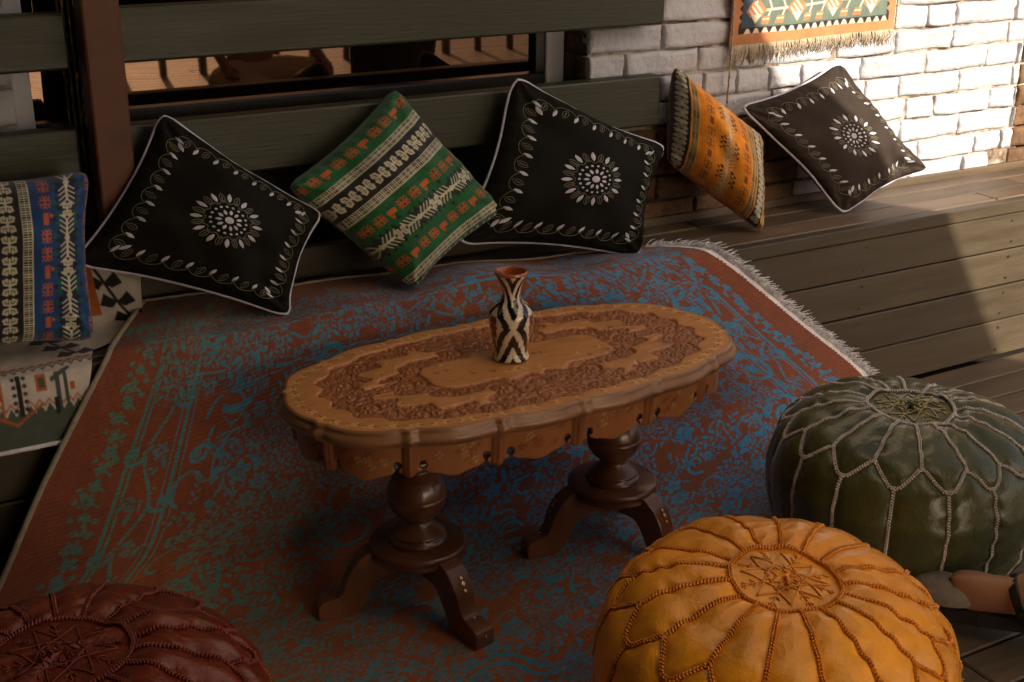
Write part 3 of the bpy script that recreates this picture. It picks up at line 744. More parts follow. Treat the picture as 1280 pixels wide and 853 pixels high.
n1 = vnoise(ru*3, rv*3, 3); n2 = vnoise(ru*9, rv*9, 4); n3 = vnoise(ru*170, rv*240, 5); n4 = vnoise(ru*26, rv*26, 6)
bl = np.array(srgb(30, 138, 182)); te = np.array(srgb(70, 130, 116)); ter = np.array(TER); ter2 = np.array(srgb(112, 64, 46)); gold = np.array(srgb(176, 96, 26))
kt = np.clip((.58-U2)*2.0+(n1-.5)*.9, 0, 1)[..., None]     # towards the left the pile turns greener
bcol = bl*(1-kt)+te*kt
kg = np.clip((V2-.46)*3+(n1-.5)*1.4-(U2-.5)*1.2, 0, 1)[..., None]
tcol = ter*(1-.5*n2[..., None])+ter2*.5*n2[..., None]; tcol = tcol*(1-kg*.7)+gold*kg*.7
wearm = np.clip((blue-.34+.16*(n4-.5)+.12*(n3-.5))*4.5, 0, 1)
rib = .5+.5*np.sin((rv+ru*.12)*2*np.pi/.0085+ .5*np.sin(ru*7))
wearm = np.clip(wearm-np.clip(.5-rib, 0, 1)*1.1*np.clip(5.2-rowp, 0, 1)[:, None], 0, 1)[..., None]
cols = tcol*(1-wearm)+bcol*wearm; cols = cols*(.86+.28*n3[..., None])
base[..., 2] += .0012*rib*(.4+.6*(rowp[:, None] < 5)); base[..., 1] -= .0010*rib*(rowp[:, None] > 1.5)*(rowp[:, None] < 4.6)
MT['rug'] = mat('flatwoven_rug', attr=True, rough=.9, nscale=18, namt=.14, bump=.5, bscale=650, bdist=.0012, sheen=.2)
rug = empty('rug', (1.1, 1.8, 0), label='terracotta rug with blue floral scrolls draped from the bench down over the deck', category='rug')
def sub(o, root): o.location = -root.location; return o
o = sub(link('pile', mesh_np('pile', base.reshape(-1, 3), grid_faces(NV, NU), cols.reshape(-1, 3)), MT['rug'], rug), rug)
o = sub(link('backing', mesh_np('backing', (base[::6, ::6]-np.array([0, -.0015, .004])).reshape(-1, 3), grid_faces(len(base[::6]), NU//6)[:, ::-1]), mat('rug_backing', (.16, .10, .06), .9), rug), rug)
MT['binding'] = mat('greyed_cream_cotton_binding', (.33, .28, .20), .85, nscale=60, namt=.2, bump=.6, bscale=500, bdist=.001)
MT['cottonwhite'] = mat('white_cotton_warp', (.74, .72, .74), .85, nscale=60, namt=.2, bump=.6, bscale=500, bdist=.001)
a = Acc(); a.tube(base[::5, 0]+np.array([0, 0, .001]), .0055, 7); sub(a.build('edge_binding', MT['binding'], rug), rug)
a = Acc(); a.tube(base[0, ::6], .004, 6); sub(a.build('edge_binding', MT['binding'], rug), rug)
# right end: flat white web, then fringe
edge = base[:, -1]; inn = base[:, -2]; outw = edge-base[:, -30]; outw /= np.linalg.norm(outw, axis=1)[:, None]
web = np.stack([edge+outw*t+np.array([0, 0, .001]) for t in (-.004, .006, .015)], 1)[::3]
sub(link('web_band', mesh_np('web_band', web.reshape(-1, 3), grid_faces(web.shape[0], 3)), MT['cottonwhite'], rug), rug)
a = Acc(); dl = np.r_[0, np.cumsum(np.linalg.norm(np.diff(edge, axis=0), axis=1))]
for t in np.arange(0, dl[-1], .0011):
    e_ = np.array([np.interp(t, dl, edge[:, i]) for i in range(3)]); ow = np.array([np.interp(t, dl, outw[:, i]) for i in range(3)])
    tuft = math.sin(t*170)+.6*math.sin(t*61)
    tz = e_[2]; al = np.array([-.3, .25, 0])
    d = ow*1.0+np.array([random.uniform(-.35, .35)+.3*tuft*.3, random.uniform(-.3, .3), random.uniform(-.1, .5)])
    d /= np.linalg.norm(d); L_ = random.uniform(.018, .040)
    p0 = e_+ow*.012; p1 = p0+d*L_*.5+np.array([0, 0, .003]); p2 = p1+d*L_*.5+np.array([random.uniform(-.004, .004), random.uniform(-.004, .004), -.007])
    p2[2] = max(p2[2], .004)
    a.tube([p0, p1, p2], [.0013, .0012, .0006], 3)
sub(a.build('fringe', MT['cottonwhite'], rug, kind='stuff'), rug)

# ------------------------------------------------------------------ woven throw on the bench at the far left
def throw_ras(W, H):
    cr = srgb(206, 196, 184); r = Ras(W, H, .0016, cr); ora = srgb(178, 96, 36); gy = srgb(74, 82, 72); dk = srgb(28, 24, 22)
    # y grows from the back of the seat to the hem
    r.rect(0, .30, .10, .215, ora); r.rect(0, W, H-.045, H, gy)
    for x in np.arange(0, W, .016):   # zigzags
        r.poly([(x, .215), (x+.016, .215), (x+.008, .226)], ora); r.poly([(x, H-.045), (x+.016, H-.045), (x+.008, H-.056)], gy)
        r.line([(x, .221), (x+.008, .231), (x+.016, .221)], .003, gy); r.line([(x, H-.053), (x+.008, H-.062), (x+.016, H-.053)], .0025, ora)
    # leafy branches on the seat
    for bx in (.42, .60):
        r.line([(bx, .02), (bx+.10, .20)], .006, dk)
        for k in range(7):
            t = k/6; x, y = bx+.10*t, .02+.18*t
            for sx in (-1, 1): r.poly([(x, y), (x+sx*.022, y-.014), (x+sx*.034, y+.004), (x+sx*.012, y+.010)], dk)
    r.rect(.52, .60, 0, .10, ora); r.rect(.30, .345, .08, .215, gy)
    for x in (.06, .18, .27):
        r.poly([(x-.030, .165), (x, .138), (x+.030, .165), (x, .192)], dk); r.poly([(x-.016, .165), (x, .150), (x+.016, .165), (x, .180)], ora)
        hookmotif(r, x+.06, .165, .04, gy, .005)
    for x in np.arange(.02, .40, .008): r.line([(x, .10), (x, .124)], .003, cr if int(x/.008) % 2 else gy)
    # panel of house and tree motifs on the drop
    for x in (.05, .17, .29, .41):
        y = .272
        r.line([(x-.03, y-.03), (x-.03, y+.028)], .004, ora); r.line([(x-.045, y+.02), (x-.01, y+.036), (x+.035, y+.012)], .004, ora)
        r.rect(x-.004, x+.004, y-.035, y+.025, dk)
        for k in range(5):
            for sx in (-1, 1): r.ell(x+sx*.009, y-.028+k*.011, .004, .003, 0, dk)
        r.rect(x+.028, x+.046, y-.03, y-.005, ora); r.rect(x+.032, x+.042, y-.025, y-.011, gy)
        r.line([(x+.055, y-.02), (x+.085, y-.034)], .007, gy); r.rect(x+.06, x+.067, y-.03, y+.025, gy); r.rect(x+.074, x+.080, y-.03, y+.015, gy); r.rect(x+.084, x+.092, y-.012, y+.0, ora)
        r.rect(x+.055, x+.063, y+.005, y+.03, dk)
    return r
TW, TH = .72, .34; tr_ = throw_ras(TW, TH)
nu, nv = 360, 190
prof = smoothprof([(2.47, .575), (2.42, .50), (2.36, .456), (2.28, .4515), (2.235, .450), (2.212, .438), (2.206, .40), (2.200, .34), (2.199, .323)], 80)
d = np.r_[0, np.cumsum(np.linalg.norm(np.diff(prof, axis=0), axis=1))]; tt = np.linspace(0, d[-1], nv); xm_ = np.interp(tt/d[-1], [0, .45, .6, 1], [.58, .54, .43, .38])
py, pz = np.interp(tt, d, prof[:, 0]), np.interp(tt, d, prof[:, 1])
X, Yp = np.meshgrid(np.linspace(-.12, .60, nu), py); _, Zp = np.meshgrid(np.linspace(0, 1, nu), pz); Vp = np.meshgrid(np.linspace(0, 1, nu), tt/d[-1])[1]
X = -.12+(X+.12)/.72*(xm_[:, None]+.12)
Zp = Zp+.003*np.clip(wob(X*3, Vp*2, 8, (1, 2)), -1, 2)*(Vp < .7); Yp = Yp-.004*(1+wob(X*4, Vp, 12, (1, 2)))*(Vp > .6)*np.clip((.30-X)/.1, 0, 1)
tc_ = tr_.sample(X+.12, Vp*TH).reshape(-1, 3)
th = empty('throw', (.24, 2.3, .45), label='cream, orange and grey woven throw hanging over the bench edge at the far left', category='throw')
sub(link('cloth', mesh_np('cloth', np.stack([X, Yp, Zp], -1).reshape(-1, 3), grid_faces(nv, nu), tc_), MT['kilim'], th), th)
a = Acc(); hx = np.linspace(-.12, .378, 300); 
for ph in (0, np.pi):
    a.tube(np.stack([hx, 2.196+.002*np.cos(hx*900+ph), .320+.0025*np.sin(hx*900+ph)], -1), .0026, 5)
sub(a.build('hem_cord', MT['cottonwhite'], th), th)

# ------------------------------------------------------------------ kilim hanging on the wall
def hang_ras(W, H):
    o = srgb(186, 124, 80); t = srgb(98, 114, 104); bl_ = srgb(60, 76, 92); wh = srgb(226, 206, 186); dk = srgb(34, 28, 26); r = Ras(W, H, .0014, o)
    r.rect(.026, W-.022, .024, H-.04, dk); r.rect(.034, W-.030, .039, H-.06, t)
    for y in np.arange(.045, H-.05, .020):
        for x0, sx in ((.030, 1), (W-.026, -1)):
            r.poly([(x0-sx*.006, y), (x0+sx*.005, y+.010), (x0-sx*.006, y+.020)], o if True else dk)
    for x in np.arange(.044, W-.045, .0255):   # white teeth on black
        r.poly([(x, .024), (x+.020, .024), (x+.014, .035), (x+.006, .035)], wh)
    r.rect(.034, .075, .039, H-.06, bl_)
    # branch with blossoms and lozenges
    yb = .082; r.line([(.07, yb-.006), (W-.05, yb+.008)], .005, wh)
    def loz(x, y, s):
        for k in range(4):
            for q in range(-(3-abs(k-1)), 4-abs(k-1)):
                c = wh if (k+q) % 2 else o
                r.poly([(x+q*s-s, y+(k-1.5)*s*1.1), (x+q*s, y+(k-1.5)*s*1.1+s*1.1), (x+q*s+s, y+(k-1.5)*s*1.1), (x+q*s, y+(k-1.5)*s*1.1-s*1.1)], c)
    for i, x in enumerate(np.arange(.075, W-.05, .122)): loz(x, yb, .0075); r.poly([(x-.016, yb-.014), (x+.016, yb-.014), (x, yb-.036)], wh)
    for i, x in enumerate(np.arange(.11, W-.08, .042)):
        if i % 3 == 2: continue
        for sy in (-1, 1):
            r.line([(x+.010, yb), (x, yb+sy*.022)], .004, wh); r.poly([(x-.014, yb+sy*.020), (x+.008, yb+sy*.020), (x+.004, yb+sy*.038), (x-.020, yb+sy*.038)], o); r.line([(x-.014, yb+sy*.026), (x+.004, yb+sy*.026)], .003, wh)
    r.im[int(.20/r.res):] = r.im[int(.20/r.res):]*1
    for yy in (.24, .36): r.rect(.06, W-.06, yy, yy+.012, o); r.rect(.06, W-.06, yy+.015, yy+.019, wh)
    return r
HW, HH = .525, .50; hr = hang_ras(HW, HH)
X, Z = np.meshgrid(np.linspace(0, HW, 330), np.linspace(0, HH, 300)); fall = np.clip(1-Z/.3, 0, 1)
Y = 2.482+.004*np.sin(X*19+1)*fall-.004*wob(X*4, Z*2, 5, (1, 2))
hg = empty('wall_hanging', (2.27, 2.485, .86), label='orange and grey green kilim hanging with a cream fringe on the white bricks', category='wall hanging')
zb = .858+.010*(X/HW)
o = sub(link('cloth', mesh_np('cloth', np.stack([2.013+X, Y, zb+Z], -1).reshape(-1, 3), grid_faces(300, 330), hr.sample(X, Z).reshape(-1, 3)), MT['kilim'], hg), hg)
sm = o.modifiers.new('solid', 'SOLIDIFY'); sm.thickness = .003
MT['hangfringe'] = mat('cream_wool_fringe', (.52, .42, .30), .85, nscale=60, namt=.25, bump=.5, bscale=500, bdist=.001)
a = Acc(); b = Acc()
for t in np.arange(0, HW, .0024):
    L_ = random.uniform(.028, .044)*(1.25 if t < .17 else 1.0); x = 2.013+t; zt = .859+.010*t/HW; yy = 2.4815+.004*math.sin(t*19+1); dx_ = random.uniform(-.010, .010)+.006*math.sin(t*120)
    pts = [(x, yy, zt), (x+dx_*.3, yy-.003, zt-L_*.4), (x+dx_*.8+random.uniform(-.003, .003), yy+.004, zt-L_*.75), (x+dx_*1.2+random.uniform(-.004, .004), yy+.006+random.uniform(0, .005), zt-L_)]
    a.tube(pts, [.0013, .0012, .0011, .0006], 4)
sub(a.build('fringe', MT['hangfringe'], hg, kind='stuff'), hg)
zz = np.linspace(.70, 1.35, 200)
for ph in (0, np.pi): b.tube(np.stack([2.009+.0018*np.cos(zz*600+ph)+.004*np.sin(zz*9), 2.4775+.0018*np.sin(zz*600+ph), zz], -1)[int(0 if ph == 0 else 8):], .0022, 5)
sub(b.build('side_cord', MT['hangfringe'], hg), hg)
b = Acc()
for ph in (0, np.pi): b.tube(np.stack([2.541+.0015*np.cos(zz*600+ph), 2.4775+.0015*np.sin(zz*600+ph), zz+.17], -1)[:150], .002, 5)
sub(b.build('side_cord', MT['hangfringe'], hg), hg)
b = Acc(); b.tube([(1.98, 2.482, 1.362), (2.57, 2.482, 1.372)], .009, 10); sub(b.build('hanging_rod', MT['rail'], hg), hg)
# ------------------------------------------------------------------ carved coffee table
TX, TY, TZ = 1.101, 1.905, .432; TA, TB = .437, .218; TROT = R(1.5)
tab = empty('coffee_table', (TX, TY, 0), TROT, label='carved wooden coffee table with scalloped oval top on two turned pedestals', category='table')
def se(t, a, b, n=2.55):
    return np.stack([a*np.sign(np.cos(t))*np.abs(np.cos(t))**(2/n), b*np.sign(np.sin(t))*np.abs(np.sin(t))**(2/n)], -1)
NT = 1080
tt0 = np.linspace(0, 2*np.pi, 8001); P0 = se(tt0, TA, TB); dd = np.r_[0, np.cumsum(np.linalg.norm(np.diff(P0, axis=0), axis=1))]; PER = dd[-1]
sarc = np.arange(NT)/NT*PER; OUT = np.stack([np.interp(sarc, dd, P0[:, 0]), np.interp(sarc, dd, P0[:, 1])], -1)
tg = np.roll(OUT, -1, 0)-np.roll(OUT, 1, 0)
for _ in range(6): tg = (np.roll(tg, 1, 0)+tg+np.roll(tg, -1, 0))/3
tg /= np.linalg.norm(tg, axis=1)[:, None]; NRM = np.stack([tg[:, 1], -tg[:, 0]], -1)
NSEG = 14; segp = (sarc/PER*NSEG+.5) % 1.0       # 0/1 at cusps
dc = np.minimum(segp, 1-segp)*PER/NSEG            # metres from the nearest cusp
SC = .0095*np.sin(np.pi*np.clip((dc-.014)/(PER/NSEG/2-.014), 0, 1)/2)**.8+.0065*np.exp(-(dc/.011)**2)-.0065
def outline(off): return OUT+NRM*(SC+off)[:, None]
skel = np.stack([np.clip(OUT[:, 0], -(TA-TB)*1.0, (TA-TB)*1.0), np.zeros(NT)], -1)
# relief raster over the top, 1 mm
rg = random.Random(3); ww, hh_ = int(.92/.001), int(.47/.001)
GX, GY = np.meshgrid(np.arange(ww)*.001-.46, np.arange(hh_)*.001-.235)
def rho_of(x, y): return (np.abs(x/TA)**2.55+np.abs(y/TB)**2.55)**(1/2.55)
rho = rho_of(GX, GY); ang = np.arctan2(GY, GX)
wl = .020*np.sin(GX*70)*(np.abs(GX) < .3)
cart = np.hypot(GX/.215, GY/.072)+.09*np.cos(ang*10)
smooth_c = cart < .95
a2_ = np.arctan2(GY*1.6, GX); outerb = rho+.016*np.cos(a2_*26)
ring_o = outerb > .855
inb = np.hypot(GX/.262, GY/.112)+.06*np.cos(np.arctan2(GY*2, GX)*12)
lobe = .035*np.cos(a2_*22)
isl = (rho+lobe < .665) & (inb > 1.0) & (np.abs(GX) > .10+.04*np.sin(np.abs(GY)*60)) & ~((np.abs(GY) < .018) & (np.abs(GX) < .30))
flat = smooth_c | ring_o | isl
ht = np.zeros_like(GX); carved = ~flat
def stamp(cx, cy, L_, wd, a, h, vein=True):
    x0, x1 = int((cx+.46-L_)/.001), int((cx+.46+L_)/.001)+1; y0, y1 = int((cy+.235-L_)/.001), int((cy+.235+L_)/.001)+1
    x0, y0, x1, y1 = max(x0, 0), max(y0, 0), min(x1, ww), min(y1, hh_)
    if x0 >= x1 or y0 >= y1: return
    X = GX[y0:y1, x0:x1]-cx; Y = GY[y0:y1, x0:x1]-cy; u = X*math.cos(a)+Y*math.sin(a); v = -X*math.sin(a)+Y*math.cos(a); v = v-.25*u*u/L_*4*(.3)
    d = (u/(L_/2))**2+(v/(wd/2))**2; g = h*np.sqrt(np.clip(1-d, 0, 1))
    if vein: g = g*(1-.45*np.exp(-(v/(.0011))**2))
    ht[y0:y1, x0:x1] = np.maximum(ht[y0:y1, x0:x1], g)
ys, xs2 = np.nonzero(carved & (rho < .86)); pick = RNG.integers(0, len(ys), 7500)
for i in pick: stamp(GX[ys[i], xs2[i]], GY[ys[i], xs2[i]], rg.uniform(.008, .014), rg.uniform(.0035, .006), rg.uniform(0, 6.28), rg.uniform(.0024, .0052))
# rosettes
ros = []
for k in range(26):
    a = k/26*2*np.pi; q_ = se(np.array([a]), TA*.765, TB*.765)[0]; ros.append((q_[0], q_[1], .013 if k % 2 else .019))
for sx_ in (-1, 1):
    for (x_0, y_0, s_0) in ((.235, 0, .020), (.19, .062, .019), (.19, -.062, .019), (.09, .094, .020), (.09, -.094, .020), (.02, .10, .015), (.02, -.10, .015)): ros.append((sx_*x_0, y_0, s_0))
for (x, y_, s) in ros:
    if rho_of(np.array(x), np.array(y_)) > .82: continue
    m_ = (np.hypot(GX-x, GY-y_) < s*1.2); flat = flat & ~m_; carved = ~flat; ht[m_] = .0002
    for k in range(11): a = k*2*np.pi/11; stamp(x+.62*s*math.cos(a), y_+.62*s*math.sin(a), s*.72, s*.30, a, .0052)
    stamp(x, y_, s*.6, s*.6, 0, .0060, False)
ht = np.where(flat, .0056, ht)
# soft step, incised line along flat areas
edge_ = np.zeros_like(flat)
for sy, sx in ((4, 0), (-4, 0), (0, 4), (0, -4)): edge_ |= (np.roll(np.roll(flat, sy, 0), sx, 1) != flat)
edge2 = np.zeros_like(flat)
for sy, sx in ((3, 0), (-3, 0), (0, 3), (0, -3)): edge2 |= (np.roll(np.roll(flat, sy, 0), sx, 1) != flat)
ht = np.where(flat & edge_ & ~edge2, .0040, ht)
# inlay colours
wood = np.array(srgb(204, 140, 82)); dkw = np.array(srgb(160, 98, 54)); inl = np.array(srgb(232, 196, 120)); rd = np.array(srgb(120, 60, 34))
tcl = Ras(.919, .469, .001, wood)
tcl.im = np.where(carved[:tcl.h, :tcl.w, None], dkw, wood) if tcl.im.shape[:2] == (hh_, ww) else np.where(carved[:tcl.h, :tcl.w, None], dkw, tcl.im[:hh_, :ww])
tcl.h, tcl.w = tcl.im.shape[:2]
gr = vnoise(GX*28+3*vnoise(GX*4, GY*4, 2), GY*260, 8)[:tcl.h, :tcl.w, None]; tcl.im = tcl.im*(.88+.24*gr)
def inlay(x, y, s, a, c=inl):
    x += .46; y += .235
    for k in (-1, 0, 1): tcl.ell(x+s*.8*math.cos(a+k*1.0), y+s*.8*math.sin(a+k*1.0), s*.55, s*.20, a+k*1.0, c)
    tcl.line([(x-s*1.3*math.cos(a), y-s*1.3*math.sin(a)), (x, y)], .0011, rd); tcl.ell(x, y, s*.3, s*.3, 0, rd)
for k in range(96):
    a = k/96*2*np.pi; p_ = se(np.array([a]), TA-.020, TB-.020)[0]; inlay(p_[0]+rg.uniform(-.003, .003), p_[1], .0078, a+(1.3 if k % 2 else -1.3))
for _ in range(150):
    x, y_ = rg.uniform(-.4, .4), rg.uniform(-.2, .2); i, j = int((y_+.235)/.001), int((x+.46)/.001)
    if (smooth_c | isl)[i, j]: inlay(x, y_, .007, rg.uniform(0, 6.28), inl if rg.random() < .6 else rd)
NR = 112
rh = np.linspace(0, 1, NR)**.9
ob = outline(-.004); PT = skel[None]*(1-rh[:, None, None])+ob[None]*rh[:, None, None]
def samp(A, x, y):
    fx = np.clip((x+.46)/.001, 0, ww-1.01); fy = np.clip((y+.235)/.001, 0, hh_-1.01); i = fx.astype(int); j = fy.astype(int); a = fx-i; b = fy-j
    return (A[j, i]*(1-a)+A[j, i+1]*a)*(1-b)+(A[j+1, i]*(1-a)+A[j+1, i+1]*a)*b
Hh_ = samp(ht, PT[..., 0], PT[..., 1]); 
col = tcl.sample(PT[..., 0]+.46, PT[..., 1]+.235)
Vt = np.concatenate([PT, (TZ-.0056+Hh_)[..., None]], -1)
MT['tabletop'] = mat('carved_sheesham_wood', attr=True, rough=.42, nscale=14, namt=.14, bump=.25, bscale=180, bdist=.0008, coat=.25, rvar=.08)
MT['tablewood'] = mat('polished_red_brown_wood', (.26, .125, .055), .34, nscale=5, namt=.3, stretch=(3, 3, 14), bump=.2, bscale=120, bdist=.0006, coat=.25)
MT['darkwood'] = mat('dark_turned_wood', (.110, .040, .015), .34, nscale=9, namt=.35, stretch=(3, 3, 10), bump=.15, bscale=120, bdist=.0006, coat=.5, rvar=.08)
top = link('tabletop', mesh_np('tabletop', Vt.reshape(-1, 3), grid_faces(NR, NT, True), col.reshape(-1, 3)), MT['tabletop'], tab)
# moulded edge
mold = [(-.004, 0), (.000, -.0005), (.003, -.003), (.0015, -.006), (.004, -.009), (.0085, -.012), (.0105, -.017), (.009, -.022), (.0035, -.026), (.0015, -.030), (-.004, -.033), (-.010, -.034), (-.03, -.034)]
rows = [np.concatenate([outline(o_), np.full((NT, 1), TZ+z_)], 1) for o_, z_ in mold]
link('moulded_edge', mesh_np('moulded_edge', np.vstack(rows), grid_faces(len(rows), NT, True)[:, ::-1]), MT['tablewood'], tab)
# apron: pilaster at every cusp, scalloped lower edge, keyhole cut-outs beside the pilasters
seg = PER/NSEG; x_ = seg/2-dc       # distance from the middle of a panel
depth = .056+.010*np.exp(-(x_/(seg*.22))**2)-.005*np.exp(-((dc-.026)/.008)**2)+.006*np.exp(-(dc/.011)**4)+.0012*np.cos(x_/seg*6*np.pi)
prt = .0040*np.exp(-(dc/.010)**4)*(1+.35*np.cos(dc/.0105*np.pi*2))
NA = 26; zrow = np.linspace(0, 1, NA); ap = []
pc = np.array(srgb(146, 92, 52)); pil = np.array(srgb(128, 78, 44)); acol = []
ar = Ras(PER, .08, .0012, pc)
for k in range(NSEG):
    s0 = ((k+0)/NSEG)*PER
    for j in range(9):
        sx_ = s0+rg.uniform(-.045, .045); yy_ = rg.uniform(.008, .045)
        cc_ = inl*.5 if rg.random() < .45 else rd
        for q in range(5): a = q*1.256+rg.random(); ar.ell(sx_+.005*math.cos(a), yy_+.005*math.sin(a), .0032, .0016, a, cc_)
        ar.line([(sx_-.012, yy_+.006), (sx_, yy_), (sx_+.012, yy_-.005)], .0014, rd)
for i, zr in enumerate(zrow):
    inset = -.016+prt*(1-.15*zr)-.004*zr
    ap.append(np.concatenate([outline(0)-NRM*(SC*.45)[:, None]+NRM*inset[:, None] if False else OUT+NRM*(SC*.6+inset)[:, None], (TZ-.030-depth*zr)[:, None]], 1))
    acol.append(np.where((dc < .013)[:, None], pil, ar.sample(sarc % PER, np.full(NT, 0)+depth*zr)))
ap = np.array(ap); fa = grid_faces(NA, NT, True)
cen = ap.reshape(-1, 3)[fa].mean(1); jc = (fa[:, 0] % NT); dz = TZ-.030-cen[:, 2]
hole = (np.hypot((dc[jc]-.0225)/.0075, (dz-.0425)/.0085) < 1) | ((np.abs(dc[jc]-.0225) < .0035) & (dz > .043))
link('apron', mesh_np('apron', ap.reshape(-1, 3), fa[~hole][:, ::-1], np.array(acol).reshape(-1, 3)), MT['tabletop'], tab)
apo = [o for o in tab.children if o.name.startswith('apron')][0]; sm = apo.modifiers.new('solid', 'SOLIDIFY'); sm.thickness = .009; sm.offset = -1
# under board
ub = Acc(); P_ = outline(-.03)[::6]; n_ = len(P_); V = np.vstack([np.c_[P_, np.full(n_, TZ-.033)], np.c_[P_, np.full(n_, TZ-.045)]])
ub.add(V, [tuple(range(n_))[::-1], tuple(range(n_, 2*n_))]+[(i, (i+1) % n_, n_+(i+1) % n_, n_+i) for i in range(n_)]); ub.build('under_board', MT['darkwood'], tab, smooth=False)
# pedestals
def rotloc(x, y): c, s = math.cos(-TROT), math.sin(-TROT); x -= TX; y -= TY; return (x*c-y*s, x*s+y*c)
col_prof = smoothprof([(.0, .149), (.047, .149), (.052, .156), (.046, .163), (.048, .166), (.044, .170), (.034, .179), (.026, .188), (.028, .196), (.040, .205), (.050, .222), (.0525, .236), (.0505, .240), (.0525, .245), (.047, .263), (.036, .279), (.026, .287), (.030, .294), (.036, .302), (.034, .311), (.027, .318), (.030, .345), (.045, .375), (.045, .398)], 90)
plate_prof = [(0, .124), (.080, .124), (.0855, .126), (.087, .131), (.083, .135), (.087, .140), (.0865, .147), (.082, .150), (.030, .1505), (0, .1505)]
pv, pf = lathe(plate_prof, 64); cv, cf = lathe(col_prof, 56)
me_col = mesh_np('pedestal', cv, cf); me_pl = mesh_np('base_plate', pv, pf, None, True); me_col.materials.append(MT['darkwood']); me_pl.materials.append(MT['darkwood'])
def leg_mesh():
    key = [(.055, .128, .030), (.085, .120, .034), (.110, .100, .032), (.124, .072, .026), (.138, .045, .023), (.158, .030, .026), (.176, .019, .028)]
    # side profile polygon (r, z): upper edge and lower edge of the cabriole
    upper = smoothprof([(.030, .1235), (.062, .1385), (.088, .139), (.112, .122), (.128, .096), (.136, .070), (.146, .055), (.164, .050), (.180, .042), (.182, .022), (.178, .0005)], 40)
    lower = smoothprof([(.030, .092), (.054, .092), (.072, .086), (.086, .068), (.096, .046), (.108, .026), (.124, .012), (.136, .005), (.146, .001), (.158, .0008), (.166, .0005)], 40)
    n = min(len(upper), len(lower)); w_ = np.interp(np.linspace(0, 1, n), [0, .3, .6, .8, 1], [.019, .021, .017, .020, .021])
    V = []; fs = []
    for i in range(n):
        u_, l_ = upper[i], lower[i]; b = .003
        for (p_, s_) in ((u_, 1), (u_, -1), (l_, -1), (l_, 1)): V.append((p_[0], s_*w_[i], p_[1]))
    for i in range(n-1):
        for j in range(4): fs.append((4*i+j, 4*i+(j+1) % 4, 4*i+4+(j+1) % 4, 4*i+4+j))
    fs += [(3, 2, 1, 0), tuple(4*(n-1)+j for j in range(4))]
    bm = bmesh.new(); vs = [bm.verts.new(v) for v in V]; [bm.faces.new([vs[i] for i in f]) for f in fs]
    bmesh.ops.recalc_face_normals(bm, faces=bm.faces)
    ed = [e for e in bm.edges if len(e.link_faces) == 2 and e.calc_face_angle(0) > .6]
    bmesh.ops.bevel(bm, geom=ed, offset=.002, segments=2, profile=.5, affect='EDGES')
    me = bpy.data.meshes.new('leg'); bm.to_mesh(me); bm.free(); return me
LEG = leg_mesh(); LEG.materials.append(mat('red_brown_carved_leg_wood', (.150, .058, .024), .34, nscale=9, namt=.3, bump=.15, bscale=140, bdist=.0008, coat=.4))
def inlaid():
    a = Acc(); rp = [(.118, .1195), (.1235, .111), (.1290, .099), (.1335, .086), (.152, .0555), (.1815, .034)]
    for i, (r_, z_) in enumerate(rp):
        if i in (3,): continue
        nr_ = np.array([.75, 0, .66]) if i < 4 else (np.array([.25, 0, .97]) if i == 4 else np.array([1, 0, .1])); tg_ = np.cross(nr_, [0, 1, 0]); c_ = np.array([r_, 0, z_])+nr_*.0016; s_ = .0038 if i != 1 else .005
        a.add([c_+tg_*s_, c_+np.array([0, s_*.8, 0]), c_-tg_*s_, c_-np.array([0, s_*.8, 0]), c_+nr_*.0006], [(0, 1, 4), (1, 2, 4), (2, 3, 4), (3, 0, 4)])
    return a
INM = mat('brass_inlay', (.62, .48, .30), .3, metal=.6, bump=0)
inme = None
def pedestal(x, y, angs):
    global inme
    lx, ly = rotloc(x, y); pd = bpy.data.objects.new('pedestal', me_col); C.objects.link(pd); pd.parent = tab; pd.location = (lx, ly, 0)
    pl_ = bpy.data.objects.new('base_plate', me_pl); C.objects.link(pl_); pl_.parent = pd
    for a in angs:
        lg = bpy.data.objects.new('leg', LEG); C.objects.link(lg); lg.parent = pd; lg.rotation_euler = (0, 0, R(a)-TROT)
        if inme is None: io = inlaid().build('leg_inlay', INM, pd, smooth=False, kind='stuff'); inme = io.data
        else: io = bpy.data.objects.new('leg_inlay', inme); io['kind'] = 'stuff'; C.objects.link(io); io.parent = pd
        io.rotation_euler = lg.rotation_euler
pedestal(.872, 1.861, (163, 283, 43)); pedestal(1.306, 1.888, (170, 290, 50))

# ------------------------------------------------------------------ vase
vp = smoothprof([(0, .002), (.028, .002), (.0325, .003), (.0335, .007), (.0300, .016), (.0315, .030), (.0385, .060), (.0405, .078), (.0385, .092), (.0300, .104), (.0200, .113), (.0168, .124), (.0190, .138), (.0245, .152), (.0285, .159), (.0300, .163), (.0290, .1665), (.0260, .1665), (.0235, .160), (.0160, .140), (.0130, .124), (.0, .118)], 150)
nth = 200; vv, vf = lathe(vp, nth); th_ = np.tile(np.arange(nth)/nth, len(vp)); zz_ = np.repeat(vp[:, 1], nth); idx_ = np.repeat(np.arange(len(vp)), nth)
jag = .10*(vnoise(zz_*900, th_*0+1, 2)-.5)
f4 = np.abs(((th_+.035)*3) % 1-.5)*2+jag     # 0..1..0
g = (zz_-.070)/.085; m_ = np.abs(g)*1.25+f4*1.0
ik = (np.sin(m_*2*np.pi*1.55+.9) > -.1)
fr_ = vnoise(th_*160, zz_*260, 9)
cw = np.array(srgb(226, 210, 186)); cb = np.array(srgb(22, 18, 20)); tcv = np.array(srgb(168, 92, 50))
vc = np.where(ik[:, None], cb, cw*(.85+.25*fr_[:, None])); vc = np.where(((f4 < .18) & (np.abs(g) < .22))[:, None], np.array(srgb(112, 58, 40)), vc)
